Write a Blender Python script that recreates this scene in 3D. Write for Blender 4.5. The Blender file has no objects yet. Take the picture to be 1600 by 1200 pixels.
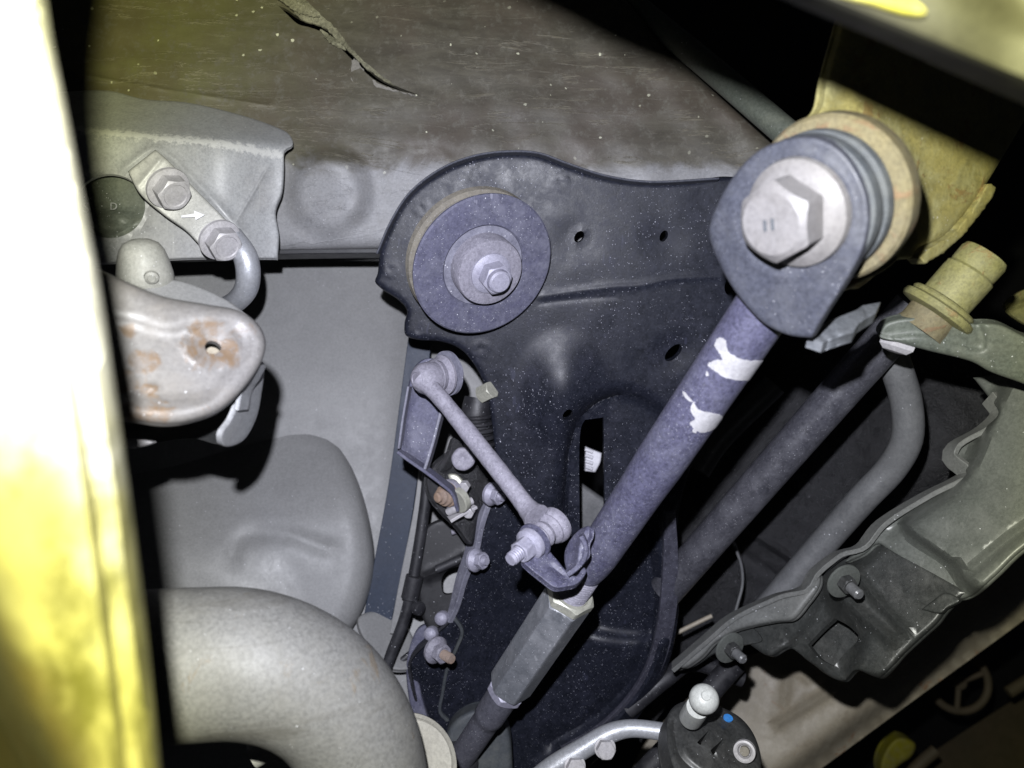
import bpy, math, random
import numpy as np
from mathutils import Vector, Matrix
from mathutils.geometry import delaunay_2d_cdt

random.seed(7)
rng = np.random.default_rng(7)
scn = bpy.context.scene
COL = scn.collection
R = math.radians

# ------------------------------------------------------------------ camera, world, lamps, exposure
FOC = 1244.0                                    # focal length in photo pixels (28 mm on a 36 mm sensor, 1600 px wide)
cam_d = bpy.data.cameras.new('camera')
cam = bpy.data.objects.new('camera', cam_d); COL.objects.link(cam)
cam_d.lens = 28.0; cam_d.sensor_width = 36.0
cam_d.clip_start = 0.01; cam_d.clip_end = 60.0
cam.rotation_euler = (R(90), 0, 0)
cam_d.dof.use_dof = True
cam_d.dof.focus_distance = 0.43
cam_d.dof.aperture_fstop = 9.0
scn.camera = cam

w = bpy.data.worlds.new('World'); scn.world = w; w.use_nodes = True
bg = w.node_tree.nodes['Background']
bg.inputs[0].default_value = (0.55, 0.60, 0.70, 1); bg.inputs[1].default_value = 0.010

def spot(name, energy, color, size, blend, loc, aim, soft):
    l = bpy.data.lights.new(name, 'SPOT'); l.energy = energy; l.color = color
    l.spot_size = R(size); l.spot_blend = blend; l.shadow_soft_size = soft
    o = bpy.data.objects.new(name, l); COL.objects.link(o); o.location = loc
    o.rotation_euler = (Vector(aim) - Vector(loc)).to_track_quat('-Z', 'Y').to_euler()
    return o
LAMP = (-0.014, 0.0, 0.040)
# an inspection torch beside the lens: its beam is cold white in the middle and yellow towards the rim, as its reflector throws it
def torch(name, energy, loc, aim, stops, soft):
    o = spot(name, energy, (1, 1, 1), 172, .15, loc, aim, soft); l = o.data; l.use_nodes = True; nt = l.node_tree
    em = nt.nodes['Emission']; tc = nt.nodes.new('ShaderNodeTexCoord'); sp_ = nt.nodes.new('ShaderNodeSeparateXYZ')
    ab_ = nt.nodes.new('ShaderNodeMath'); ab_.operation = 'ABSOLUTE'; ac = nt.nodes.new('ShaderNodeMath'); ac.operation = 'ARCCOSINE'
    dv = nt.nodes.new('ShaderNodeMath'); dv.operation = 'DIVIDE'; dv.inputs[1].default_value = R(90)
    rp = nt.nodes.new('ShaderNodeValToRGB'); e = rp.color_ramp.elements
    e[0].position = stops[0][0] / 90; e[0].color = (*stops[0][1], 1); e[1].position = stops[-1][0] / 90; e[1].color = (*stops[-1][1], 1)
    for a_, c_ in stops[1:-1]: k = e.new(a_ / 90); k.color = (*c_, 1)
    L = nt.links.new
    L(tc.outputs['Normal'], sp_.inputs[0]); L(sp_.outputs[2], ab_.inputs[0]); L(ab_.outputs[0], ac.inputs[0]); L(ac.outputs[0], dv.inputs[0]); L(dv.outputs[0], rp.inputs[0]); L(rp.outputs[0], em.inputs['Color'])
    return o
torch('torch', 15.5, LAMP, (LAMP[0] + .025, .45, LAMP[2] - .045),
      [(0, (.93, .94, 1.06)), (20, (.93, .95, 1.06)), (26, (.97, .98, 1.0)), (30, (1.0, 1.0, .86)), (34, (1.03, 1.03, .56)), (39, (.92, .90, .38)), (45, (.72, .68, .17)), (54, (.38, .32, .06)), (68, (.06, .05, .02))], 0.0035)

scn.view_settings.view_transform = 'Standard'
scn.view_settings.look = 'None'
scn.view_settings.exposure = 0.0
scn.view_settings.gamma = 1.0
scn.render.engine = 'CYCLES'
scn.cycles.use_denoising = True
scn.cycles.max_bounces = 6
scn.cycles.sample_clamp_indirect = 4.0

# ------------------------------------------------------------------ measuring helpers
def P(x, y, d):
    """a point seen at photo pixel (x, y), d metres in front of the camera"""
    return np.array([(x - 800.0) / FOC * d, d, (600.0 - y) / FOC * d])
def PP(x, y, d):
    x = np.asarray(x, float); y = np.asarray(y, float); d = np.broadcast_to(d, x.shape)
    return np.stack([(x - 800.0) / FOC * d, d, (600.0 - y) / FOC * d], -1)
def nrm(v):
    v = np.asarray(v, float); return v / np.linalg.norm(v)
def axis_at(x, y, px, py, deg):
    """axis whose near end shifts towards (px,py) in the picture, deg off the line of sight"""
    v = nrm(-P(x, y, 1.0)); p = np.array([px, 0.0, -py], float)
    p = nrm(p - v * (p @ v))
    return nrm(v * math.cos(R(deg)) + p * math.sin(R(deg)))
def plane3(a, b, c):
    A = np.array([[q[0], q[1], 1.0] for q in (a, b, c)]); s = np.linalg.solve(A, [1.0 / q[2] for q in (a, b, c)])
    return lambda x, y: 1.0 / (s[0] * x + s[1] * y + s[2])
def planeN(p0, n):
    k = float(np.dot(p0, n))
    return lambda x, y: k / (n[0] * (x - 800) / FOC + n[1] + n[2] * (600 - y) / FOC)

def cat(pts, step, closed):
    pts = [np.array(p, float) for p in pts]; n = len(pts); out = []
    rngk = range(n) if closed else range(n - 1)
    for i in rngk:
        p1, p2 = pts[i], pts[(i + 1) % n]
        p0 = pts[(i - 1) % n] if (closed or i > 0) else 2 * p1 - p2
        p3 = pts[(i + 2) % n] if (closed or i + 2 < n) else 2 * p2 - p1
        L = np.linalg.norm(p2 - p1); k = max(1, int(math.ceil(L / step)))
        d1 = max(1e-9, np.linalg.norm(p1 - p0)) ** .5; d2 = max(1e-9, L) ** .5; d3 = max(1e-9, np.linalg.norm(p3 - p2)) ** .5
        m1 = (p2 - p1) / d2 + ((p1 - p0) / d1 - (p2 - p0) / (d1 + d2)) ; m1 *= d2
        m2 = (p2 - p1) / d2 + ((p3 - p2) / d3 - (p3 - p1) / (d2 + d3)) ; m2 *= d2
        for j in range(k):
            t = j / k; t2 = t * t; t3 = t2 * t
            out.append((2*t3-3*t2+1)*p1 + (t3-2*t2+t)*m1 + (-2*t3+3*t2)*p2 + (t3-t2)*m2)
    if not closed: out.append(pts[-1])
    return np.array(out)
def outline(pts, step=6):
    """closed outline; a point with a third item is a sharp corner"""
    n = len(pts); cor = [i for i, p in enumerate(pts) if len(p) > 2]
    xy = [p[:2] for p in pts]
    if not cor: return cat(xy, step, True)
    out = []
    for a, b in zip(cor, cor[1:] + [cor[0] + n]):
        seg = [xy[k % n] for k in range(a, b + 1)]
        out.append(cat(seg, step, False)[:-1])
    return np.concatenate(out)
def inside(pts, poly):
    x, y = pts[:, 0][:, None], pts[:, 1][:, None]
    a = poly; b = np.roll(poly, -1, 0)
    c = ((a[:, 1] > y) != (b[:, 1] > y)) & (x < (b[:, 0] - a[:, 0]) * (y - a[:, 1]) / (b[:, 1] - a[:, 1] + 1e-12) + a[:, 0])
    return (c.sum(1) % 2) == 1
def dist_poly(pts, poly, closed=True):
    a = poly if closed else poly[:-1]; b = np.roll(poly, -1, 0) if closed else poly[1:]
    best = np.full(len(pts), 1e9)
    ab = b - a; l2 = (ab ** 2).sum(1) + 1e-12
    for s in range(0, len(pts), 4000):
        q = pts[s:s + 4000]
        t = np.clip(((q[:, None] - a) * ab).sum(2) / l2, 0, 1)
        d = np.linalg.norm(q[:, None] - (a + t[..., None] * ab), axis=2)
        best[s:s + 4000] = d.min(1)
    return best

# relief features: functions of pixel coordinates returning metres (negative = towards the viewer)
def sm(t): t = np.clip(t, 0, 1); return t * t * (3 - 2 * t)
def dome(cx, cy, rx, ry, h, rot=0, flat=0.0):
    c, s = math.cos(R(rot)), math.sin(R(rot))
    def f(x, y):
        u = ((x - cx) * c + (y - cy) * s) / rx; v = (-(x - cx) * s + (y - cy) * c) / ry
        r = np.sqrt(u * u + v * v)
        return -h * sm((1 - r) / (1 - flat + 1e-6))
    return f
def ring(cx, cy, r, w_, h, sq=1.0, rot=0):
    c, s = math.cos(R(rot)), math.sin(R(rot))
    def f(x, y):
        u = ((x - cx) * c + (y - cy) * s); v = (-(x - cx) * s + (y - cy) * c) / sq
        return -h * np.exp(-((np.sqrt(u * u + v * v) - r) / w_) ** 2)
    return f
def ridge(path, w_, h):
    pl = cat(path, 8, False)
    f = lambda x, y: -h * np.exp(-(dist_poly(np.stack([x, y], -1), pl, False) / w_) ** 2)
    f.feat = (pl, [k * w_ for k in (0, .5, 1, 1.7)], False); return f
def crease(path): return ridge(path, 3.5, 0.0)
def terrace(poly, w_, h, step=8):
    pl = outline(poly, step)
    def f(x, y):
        q = np.stack([x, y], -1); d = dist_poly(q, pl) * np.where(inside(q, pl), 1, -1)
        return -h * sm(d / w_ * .5 + .5)
    if w_ < 22: f.feat = (pl, [k * w_ for k in (0, .4, 1)], True)
    return f
def wavy(a, s, seed=0):
    r = np.random.default_rng(seed); k = r.normal(size=(8, 2)) / s; ph = r.uniform(0, 6.28, 8)
    return lambda x, y: a / 4 * sum(np.sin(k[i, 0] * x + k[i, 1] * y + ph[i]) for i in range(8))

def oval(cx, cy, a, b, rot, n=14):
    c_, s_ = math.cos(R(rot)), math.sin(R(rot))
    return [(cx + a * math.cos(q) * c_ - b * math.sin(q) * s_, cy + a * math.cos(q) * s_ + b * math.sin(q) * c_) for q in [2 * math.pi * i / n for i in range(n)]]

# ------------------------------------------------------------------ object helpers
def wloc(o):
    v = np.zeros(3)
    while o is not None: v += np.array(o.location); o = o.parent
    return v
def tag(o, label=None, cat_=None, group=None, kind=None):
    if label: o['label'] = label
    if cat_: o['category'] = cat_
    if group: o['group'] = group
    if kind: o['kind'] = kind
    return o
def thing(name, label, cat_, loc, group=None):
    o = bpy.data.objects.new(name, None); COL.objects.link(o); o.empty_display_size = .01
    o.location = tuple(loc); return tag(o, label, cat_, group)
def mk(name, V, F, mat, parent=None, loc=None, sharp=38):
    V = np.asarray(V, float)
    base = wloc(parent) if parent is not None else (np.array(loc) if loc is not None else (V.min(0) + V.max(0)) / 2)
    me = bpy.data.meshes.new(name); me.from_pydata((V - base).tolist(), [], [tuple(int(i) for i in f) for f in F])
    me.polygons.foreach_set('use_smooth', [True] * len(me.polygons))
    me.set_sharp_from_angle(angle=R(sharp))
    me.materials.append(mat); me.update()
    o = bpy.data.objects.new(name, me); COL.objects.link(o)
    if parent is not None: o.parent = parent
    else: o.location = tuple(base)
    return o
def join(parts):
    V, F, n = [], [], 0
    for v, f in parts:
        V.append(np.asarray(v, float)); F += [tuple(i + n for i in q) for q in f]; n += len(v)
    return np.concatenate(V), F

def sheet_g(poly, depth, thick=.002, holes=(), bumps=(), roll=.0, grid=14, step=6, rough_edge=0):
    """pressed plate: outline and holes in picture coordinates, every point at its own real depth"""
    O = outline(poly, step)
    if rough_edge: O = O + rng.normal(size=O.shape) * rough_edge
    Hs = [outline(h, min(step, 4)) for h in holes]
    loops = [O] + Hs
    fd = depth if callable(depth) else (lambda x, y: np.full(np.shape(x), float(depth)))
    dm = float(np.mean(fd(O[:, 0], O[:, 1]))); rp = roll * FOC / dm
    x0, y0 = O.min(0); x1, y1 = O.max(0)
    gx, gy = np.meshgrid(np.arange(x0 + grid * .4, x1, grid), np.arange(y0 + grid * .4, y1, grid * .87))
    gx = gx + (np.arange(gx.shape[0]) % 2)[:, None] * grid * .5
    G = np.stack([gx.ravel(), gy.ravel()], -1)
    def dall(q):
        d = dist_poly(q, O)
        for h in Hs: d = np.minimum(d, dist_poly(q, h))
        return d
    def ok(q):
        m = inside(q, O)
        for h in Hs: m &= ~inside(q, h)
        return m
    G = G[ok(G)]; G = G[dall(G) > max(grid * .45, rp * 1.1)]
    extra = [G]
    if rp > 0:
        a = np.roll(O, 1, 0); b = np.roll(O, -1, 0); t = b - a; t /= np.linalg.norm(t, axis=1)[:, None] + 1e-9
        nn = np.stack([-t[:, 1], t[:, 0]], -1)
        if not inside(O[:1] + nn[:1] * .5, O)[0]: nn = -nn
        for k in (.12, .32, .62, 1.0):
            q = O + nn * rp * k
            q = q[inside(q, O)]; q = q[dist_poly(q, O) > rp * k * .9]; 
            if len(Hs): q = q[ok(q)]
            extra.append(q)
    for b_ in bumps:
        if not hasattr(b_, 'feat'): continue
        pl, offs, clo = b_.feat
        t = (np.roll(pl, -1, 0) - np.roll(pl, 1, 0)) if clo else np.gradient(pl, axis=0)
        t = t / (np.linalg.norm(t, axis=1)[:, None] + 1e-9); nn = np.stack([-t[:, 1], t[:, 0]], -1)
        q = np.concatenate([pl + nn * k * s_ for k in offs for s_ in ((1, -1) if k else (1,))])
        dd = dist_poly(q, pl, clo); q = q[(dd > .97 * np.repeat([k for k in offs for s_ in ((1, -1) if k else (1,))], len(pl))) | (dd < .01)]
        extra[0] = extra[0][dist_poly(extra[0], pl, clo) > offs[-1] + grid * .4]
        q = q[ok(q)]; q = q[dall(q) > max(2.0, rp * 1.05)]; extra.append(q)
    pts = np.concatenate(loops + extra); E, n = [], 0
    for l in loops:
        m = len(l); E += [(n + i, n + (i + 1) % m) for i in range(m)]; n += m
    res = delaunay_2d_cdt([Vector(p) for p in pts], E, [], 0, 1e-4)
    q = np.array([tuple(v) for v in res[0]]); T = np.array([f for f in res[2] if len(f) == 3])
    c = q[T].mean(1); T = T[ok(c)]
    used = np.unique(T); mp = -np.ones(len(q), int); mp[used] = np.arange(len(used)); q = q[used]; T = mp[T]
    x, y = q[:, 0], q[:, 1]; d = fd(x, y).astype(float)
    for b_ in bumps: d = d + b_(x, y)
    if rp > 0:
        e = np.clip(dist_poly(q, O), 0, rp) / rp
        d = d + roll * (1 - np.sqrt(np.clip(1 - (1 - e) ** 2, 0, 1)))
    V = PP(x, y, d)
    n_ = np.cross(V[T[:, 1]] - V[T[:, 0]], V[T[:, 2]] - V[T[:, 0]])
    fl = (n_ * V[T[:, 0]]).sum(1) > 0; T[fl] = T[fl][:, ::-1]; n_[fl] *= -1
    mn = nrm(n_.sum(0)); off = -mn * thick
    # boundary edges
    ed = {}
    for t in T:
        for a, b in ((t[0], t[1]), (t[1], t[2]), (t[2], t[0])):
            if (b, a) in ed: del ed[(b, a)]
            else: ed[(a, b)] = 1
    N = len(V); F = [tuple(t) for t in T] + [(t[0] + N, t[2] + N, t[1] + N) for t in T]
    F += [(b, a, a + N, b + N) for a, b in ed]
    return np.concatenate([V, V + off]), F
def sheet(name, poly, depth, mat, parent=None, loc=None, **k):
    V, F = sheet_g(poly, depth, **k); return mk(name, V, F, mat, parent, loc)

def frames(C):
    T = np.gradient(C, axis=0); T /= np.linalg.norm(T, axis=1)[:, None]
    u = np.cross(T[0], [0, 1, 0]); u = nrm(u if np.linalg.norm(u) > 1e-3 else np.cross(T[0], [1, 0, 0]))
    U = []
    for t in T:
        u = nrm(u - t * (u @ t)); U.append(u)
    U = np.array(U); return T, U, np.cross(T, U)
def tube_g(pts, rad, seg=28, step=.004, cap=True, sq=1.0, lump=0, curve=True, dome_end=0):
    pts = np.array(pts, float); rad = np.broadcast_to(np.array(rad, float), (len(pts),))
    q = np.concatenate([pts, rad[:, None]], 1)
    if curve and len(pts) > 2: C = cat(q, step, False)
    else:
        C = [q[0]]
        for a, b in zip(q[:-1], q[1:]):
            k = max(1, int(np.linalg.norm((b - a)[:3]) / step)); C += [a + (b - a) * j / k for j in range(1, k + 1)]
        C = np.array(C)
    r = C[:, 3]; C = C[:, :3]
    T, U, W = frames(C); n = len(C)
    if lump:
        r = r * (1 + lump * rng.normal(size=n))
    th = np.linspace(0, 2 * math.pi, seg, endpoint=False)
    V = C[:, None] + r[:, None, None] * (np.cos(th)[None, :, None] * U[:, None] + sq * np.sin(th)[None, :, None] * W[:, None])
    V = V.reshape(-1, 3); F = []
    for i in range(n - 1):
        for j in range(seg):
            k = (j + 1) % seg; F.append((i * seg + j, i * seg + k, (i + 1) * seg + k, (i + 1) * seg + j))
    if cap:
        F.append(tuple(range(seg))[::-1]); F.append(tuple((n - 1) * seg + j for j in range(seg)))
    return V, F
def tube(name, pts, rad, mat, parent=None, loc=None, **k):
    V, F = tube_g(pts, rad, **k); return mk(name, V, F, mat, parent, loc)

def basis(a, up=(0, 0, 1)):
    a = nrm(a); u = np.cross(up, a)
    if np.linalg.norm(u) < 1e-3: u = np.cross((1, 0, 0), a)
    u = nrm(u); return u, np.cross(a, u), a
def lathe_g(o, a, prof, seg=56, hexr=None):
    """surface turned about the axis a through o; profile of (radius, height) in metres"""
    u, v, a = basis(a); th = np.linspace(0, 2 * math.pi, seg, endpoint=False)
    V, F = [], []
    for r, h in prof: V.append(np.array(o) + a * h + max(r, 1e-5) * (np.cos(th)[:, None] * u + np.sin(th)[:, None] * v))
    V = np.concatenate(V); n = len(prof)
    for i in range(n - 1):
        for j in range(seg):
            k = (j + 1) % seg; F.append((i * seg + j, i * seg + k, (i + 1) * seg + k, (i + 1) * seg + j))
    F.append(tuple((n - 1) * seg + j for j in range(seg))); F.append(tuple(range(seg))[::-1])
    return V, F
def lathe(name, o, a, prof, mat, parent=None, loc=None, **k):
    V, F = lathe_g(o, a, prof, **k); return mk(name, V, F, mat, parent, loc, sharp=32)
def rnd(prof_r, h0, h1, e):
    """a disc of radius prof_r from h0 to h1 with its outer edges eased by e"""
    return [(prof_r - e, h0), (prof_r, h0 + e), (prof_r, h1 - e), (prof_r - .3 * e, h1 - .3 * e), (prof_r - e, h1)]
def hex_g(o, a, af, h, rot=0, bore=0, both=False, h0=0, dish=0, rcf=.955):
    """hexagon head or nut with the chamfered corners of the real thing; af = across flats"""
    u, v, a = basis(a); seg = 72; th = np.linspace(0, 2 * math.pi, seg, endpoint=False)
    rh = (af / 2) / np.cos((th - R(rot)) % (math.pi / 3) - math.pi / 6)
    rh = np.minimum(rh, af / 2 * 1.135)
    rc = af / 2 * rcf
    drop = (rh - rc) * .8
    d = np.cos(th)[:, None] * u + np.sin(th)[:, None] * v; o = np.array(o) + a * h0
    rings = []
    if both: rings += [o + d * rc * .9, o + d * rh[:, None] + a * drop[:, None]]
    else: rings += [o + d * rh[:, None]]
    rings += [o + d * rh[:, None] + a * (h - drop)[:, None], o + d * rc + a * h]
    if bore: rings += [o + d * (bore + .0006) + a * h, o + d * bore + a * (h - .0008)]
    elif dish: rings += [o + d * rc * .82 + a * h, o + d * rc * .76 + a * (h - dish)]
    V = np.concatenate(rings); n = len(rings); F = []
    for i in range(n - 1):
        for j in range(seg):
            k = (j + 1) % seg; F.append((i * seg + j, i * seg + k, (i + 1) * seg + k, (i + 1) * seg + j))
    F.append(tuple((n - 1) * seg + j for j in range(seg))); F.append(tuple(range(seg))[::-1])
    return V, F
def hexo(name, o, a, af, h, mat, parent=None, loc=None, **k):
    V, F = hex_g(o, a, af, h, **k); return mk(name, V, F, mat, parent, loc, sharp=25)
def thread_g(o, a, r, length, pitch=.0013, seg=28):
    n = max(3, int(length / pitch)); prof = []
    for i in range(n): prof += [(r, i * pitch), (r * .88, (i + .5) * pitch)]
    prof += [(r * .85, n * pitch)]
    return lathe_g(o, a, prof, seg=seg)
def ribbon_g(C, wdir, width, thick, step=.003):
    """flat strip bent along C; wdir = across direction, one or one per point"""
    wd = np.broadcast_to(np.array(wdir, float), (len(C), 3)); wi = np.broadcast_to(np.array(width, float), (len(C),))
    q = cat(np.concatenate([np.array(C, float), wd, wi[:, None]], 1), step, False)
    c, wdv, wi = q[:, :3], q[:, 3:6], q[:, 6]
    T = np.gradient(c, axis=0); T /= np.linalg.norm(T, axis=1)[:, None]
    wdv = wdv - T * (wdv * T).sum(1)[:, None]; wdv /= np.linalg.norm(wdv, axis=1)[:, None]
    N = np.cross(T, wdv); e = min(thick, .0012) * .35; V = []
    prof = lambda w_: [(-w_ / 2 + e, -thick / 2), (w_ / 2 - e, -thick / 2), (w_ / 2, -thick / 2 + e), (w_ / 2, thick / 2 - e), (w_ / 2 - e, thick / 2), (-w_ / 2 + e, thick / 2), (-w_ / 2, thick / 2 - e), (-w_ / 2, -thick / 2 + e)]
    for i in range(len(c)):
        for a, b in prof(wi[i]): V.append(c[i] + wdv[i] * a + N[i] * b)
    n = len(c); F = [tuple(range(8))[::-1], tuple((n - 1) * 8 + j for j in range(8))]
    for i in range(n - 1):
        for j in range(8):
            k = (j + 1) % 8; F.append((i * 8 + j, i * 8 + k, (i + 1) * 8 + k, (i + 1) * 8 + j))
    return np.array(V), F
def ribbon(name, C, wdir, width, thick, mat, parent=None, loc=None, **k):
    V, F = ribbon_g(C, wdir, width, thick, **k); return mk(name, V, F, mat, parent, loc, sharp=40)
def wrap_g(A, B, r, poly, grid=.06, amp=0):
    """thin flake of paint lying on the bar from A to B: poly in (distance along / r, angle)"""
    O = outline(poly, .12)
    O = O + rng.normal(size=O.shape) * amp
    x0, y0 = O.min(0); x1, y1 = O.max(0)
    gx, gy = np.meshgrid(np.arange(x0, x1, .12), np.arange(y0, y1, .12)); G = np.stack([gx.ravel(), gy.ravel()], -1)
    G = G[inside(G, O)]; G = G[dist_poly(G, O) > .05]
    m = len(O); pts = np.concatenate([O, G])
    res = delaunay_2d_cdt([Vector(p) for p in pts], [(i, (i + 1) % m) for i in range(m)], [], 0, 1e-5)
    q = np.array([tuple(v) for v in res[0]]); T = np.array(res[2]); T = T[inside(q[T].mean(1), O)]
    a = nrm(B - A); v = nrm(-(A + B) / 2); v = nrm(v - a * (v @ a)); u = np.cross(a, v)
    pos = lambda rr: A + a * (q[:, :1] * r) + rr * (np.cos(q[:, 1:2]) * v + np.sin(q[:, 1:2]) * u)
    V = np.concatenate([pos(r + .0003), pos(r - .0002)]); N = len(q)
    n_ = np.cross(V[T[:, 1]] - V[T[:, 0]], V[T[:, 2]] - V[T[:, 0]]); fl = (n_ * V[T[:, 0]]).sum(1) > 0; T[fl] = T[fl][:, ::-1]
    ed = {}
    for t in T:
        for e in ((t[0], t[1]), (t[1], t[2]), (t[2], t[0])):
            if (e[1], e[0]) in ed: del ed[(e[1], e[0])]
            else: ed[e] = 1
    F = [tuple(t) for t in T] + [(b, a_, a_ + N, b + N) for a_, b in ed]
    return V, F

# ------------------------------------------------------------------ materials
class NT:
    def __init__(s, name):
        s.m = bpy.data.materials.new(name); s.m.use_nodes = True; s.t = s.m.node_tree; s.n = s.t.nodes
        s.b = s.n['Principled BSDF']; s.tc = s.n.new('ShaderNodeTexCoord').outputs['Object']
    def link(s, a, b): s.t.links.new(a, b)
    def map(s, scale=(1, 1, 1), loc=(0, 0, 0), rot=(0, 0, 0)):
        m = s.n.new('ShaderNodeMapping'); m.inputs['Scale'].default_value = scale; m.inputs['Location'].default_value = loc
        m.inputs['Rotation'].default_value = rot; s.link(s.tc, m.inputs[0]); return m.outputs[0]
    def noise(s, scale, detail=5, rough=.6, dist=0, vec=None):
        k = s.n.new('ShaderNodeTexNoise'); k.inputs['Scale'].default_value = scale; k.inputs['Detail'].default_value = detail
        k.inputs['Roughness'].default_value = rough; k.inputs['Distortion'].default_value = dist
        s.link(vec if vec is not None else s.tc, k.inputs['Vector']); return k.outputs[0]
    def ramp(s, v, a, b, lo=0., hi=1.):
        k = s.n.new('ShaderNodeMapRange'); k.interpolation_type = 'SMOOTHSTEP'
        for i, q in enumerate((a, b, lo, hi)): k.inputs[1 + i].default_value = q
        s.link(v, k.inputs[0]); return k.outputs[0]
    def math(s, op, a, b=0., c=None):
        k = s.n.new('ShaderNodeMath'); k.operation = op
        for i, q in enumerate((a, b) if c is None else (a, b, c)):
            if isinstance(q, (int, float)): k.inputs[i].default_value = q
            else: s.link(q, k.inputs[i])
        return k.outputs[0]
    def mix(s, f, a, b):
        k = s.n.new('ShaderNodeMix'); k.data_type = 'RGBA'
        if isinstance(f, (int, float)): k.inputs[0].default_value = f
        else: s.link(f, k.inputs[0])
        for i, q in ((6, a), (7, b)):
            if isinstance(q, tuple): k.inputs[i].default_value = (*q[:3], 1)
            else: s.link(q, k.inputs[i])
        return k.outputs[2]
    def specks(s, scale, size, dens):
        v = s.n.new('ShaderNodeTexVoronoi'); v.inputs['Scale'].default_value = scale
        wn = s.n.new('ShaderNodeTexNoise'); wn.inputs['Scale'].default_value = scale * 2.2; wn.inputs['Detail'].default_value = 2; s.link(s.tc, wn.inputs['Vector'])
        mx = s.n.new('ShaderNodeVectorMath'); mx.operation = 'MULTIPLY_ADD'; s.link(wn.outputs[1], mx.inputs[0]); mx.inputs[1].default_value = (.45 / scale,) * 3; s.link(s.tc, mx.inputs[2]); s.link(mx.outputs[0], v.inputs['Vector'])
        sep = s.n.new('ShaderNodeSeparateColor'); s.link(v.outputs['Color'], sep.inputs[0])
        g = s.math('GREATER_THAN', sep.outputs[0], 1 - dens)
        sz = s.math('MULTIPLY', s.math('POWER', sep.outputs[1], 2.0), size)
        d = s.math('LESS_THAN', v.outputs['Distance'], s.math('ADD', sz, size * .25))
        return s.math('MULTIPLY', g, d)
def grime(name, base, alt=None, rough=.6, metal=0., dust=(.42, .42, .45), dust_amt=.25, speck=0., speck_col=(.75, .76, .8),
          rust=0., rust_col=(.30, .12, .04), s=1., bump=.25, streak=0., streak_col=(.4, .36, .26), streak_scale=(6, 6, 160), spec=.5, grain=.3, fine=900, bumpd=.0006, scratch=0.):
    t = NT(name); alt = alt or tuple(c * .7 for c in base)
    n1 = t.noise(22 * s, 6, .65, .3); n2 = t.noise(95 * s, 9, .74, .4); n3 = t.noise(fine * .7, 6, .78)
    c = t.mix(t.ramp(n1, .38, .64), base, alt)
    c = t.mix(t.math('MULTIPLY', t.ramp(n3, .44, .64), grain * .6), c, tuple(min(1, q * 1.8 + .012) for q in base))
    c = t.mix(t.math('MULTIPLY', t.ramp(n3, .50, .36), grain * .7), c, tuple(q * .5 for q in alt))
    dm = t.math('MULTIPLY', t.ramp(t.math('ADD', t.math('MULTIPLY', n1, .5), t.math('MULTIPLY', n2, .5)), .42, .68), dust_amt)
    c = t.mix(dm, c, dust)
    hgt = t.math('ADD', t.math('MULTIPLY', n2, .5), t.math('MULTIPLY', n3, .35))
    if streak:
        st = t.noise(1, 7, .68, 1.2, t.map(streak_scale)); st2 = t.noise(1, 4, .6, .5, t.map(tuple(q * .35 for q in streak_scale), (3, 1, 2)))
        sm_ = t.math('MULTIPLY', t.ramp(st, .5, .62), t.math('MULTIPLY', t.ramp(st2, .4, .62), streak)); c = t.mix(sm_, c, streak_col)
        hgt = t.math('ADD', hgt, t.math('MULTIPLY', sm_, .5))
    if scratch:
        a1 = t.noise(1, 2, .5, .0, t.map((300, 300, 8), rot=(.5, .8, .3))); a2 = t.noise(30, 2)
        sc = t.math('MULTIPLY', t.ramp(a1, .66, .70), t.math('MULTIPLY', t.ramp(a2, .5, .6), scratch)); c = t.mix(sc, c, dust)
    if rust:
        r1 = t.noise(38 * s, 7, .7, .6); rm = t.ramp(r1, .68 - rust * .3, .76 - rust * .3)
        r2 = t.noise(180, 5); rc = t.mix(r2, rust_col, tuple(min(1, q * 1.9 + .03) for q in rust_col)); c = t.mix(t.math('MULTIPLY', rm, .85), c, rc)
        hgt = t.math('ADD', hgt, t.math('MULTIPLY', rm, .3))
    if speck:
        sp = t.specks(380 * s, .13, speck * .6); sp2 = t.specks(900 * s, .26, speck * 1.3)
        g = t.ramp(t.noise(14, 3), .36, .62, .15, 1.)
        sp = t.math('MULTIPLY', t.math('MAXIMUM', sp, t.math('MULTIPLY', sp2, .7)), g)
        c = t.mix(sp, c, speck_col); hgt = t.math('ADD', hgt, t.math('MULTIPLY', sp, .6))
    t.link(c, t.b.inputs['Base Color']); t.b.inputs['Metallic'].default_value = metal
    t.b.inputs['Specular IOR Level'].default_value = spec
    rr = t.math('ADD', t.math('MULTIPLY', t.math('SUBTRACT', n2, .5), .35), t.math('ADD', t.math('MULTIPLY', dm, .25), rough))
    t.link(rr, t.b.inputs['Roughness'])
    bp = t.n.new('ShaderNodeBump'); bp.inputs['Strength'].default_value = bump; bp.inputs['Distance'].default_value = bumpd
    t.link(hgt, bp.inputs['Height']); t.link(bp.outputs[0], t.b.inputs['Normal'])
    t.hgt, t.col, t.bp = hgt, c, bp
    return t
M = {}
M['plate'] = grime('black_painted_plate', (.0105, .012, .0190), (.0045, .0055, .0085), .42, dust=(.044, .047, .076), dust_amt=.30, speck=.26, speck_col=(.45, .46, .52), bump=.3, scratch=.35, grain=.5, s=1.3, spec=.26).m
M['plate_dark'] = grime('black_plate_low', (.016, .016, .020), (.009, .009, .011), .5, dust=(.07, .07, .09), dust_amt=.3, speck=.10, bump=.3, scratch=.3).m
M['rim'] = grime('dusty_plate_rim', (.16, .16, .20), (.09, .09, .12), .6, dust=(.36, .36, .42), dust_amt=.5, speck=.2, bump=.4).m
M['disc'] = grime('violet_grey_rubber_disc', (.085, .085, .128), (.055, .056, .085), .62, dust=(.20, .20, .25), dust_amt=.6, speck=.2, bump=.4, scratch=.9, spec=.3, s=1.6, grain=.45).m
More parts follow.
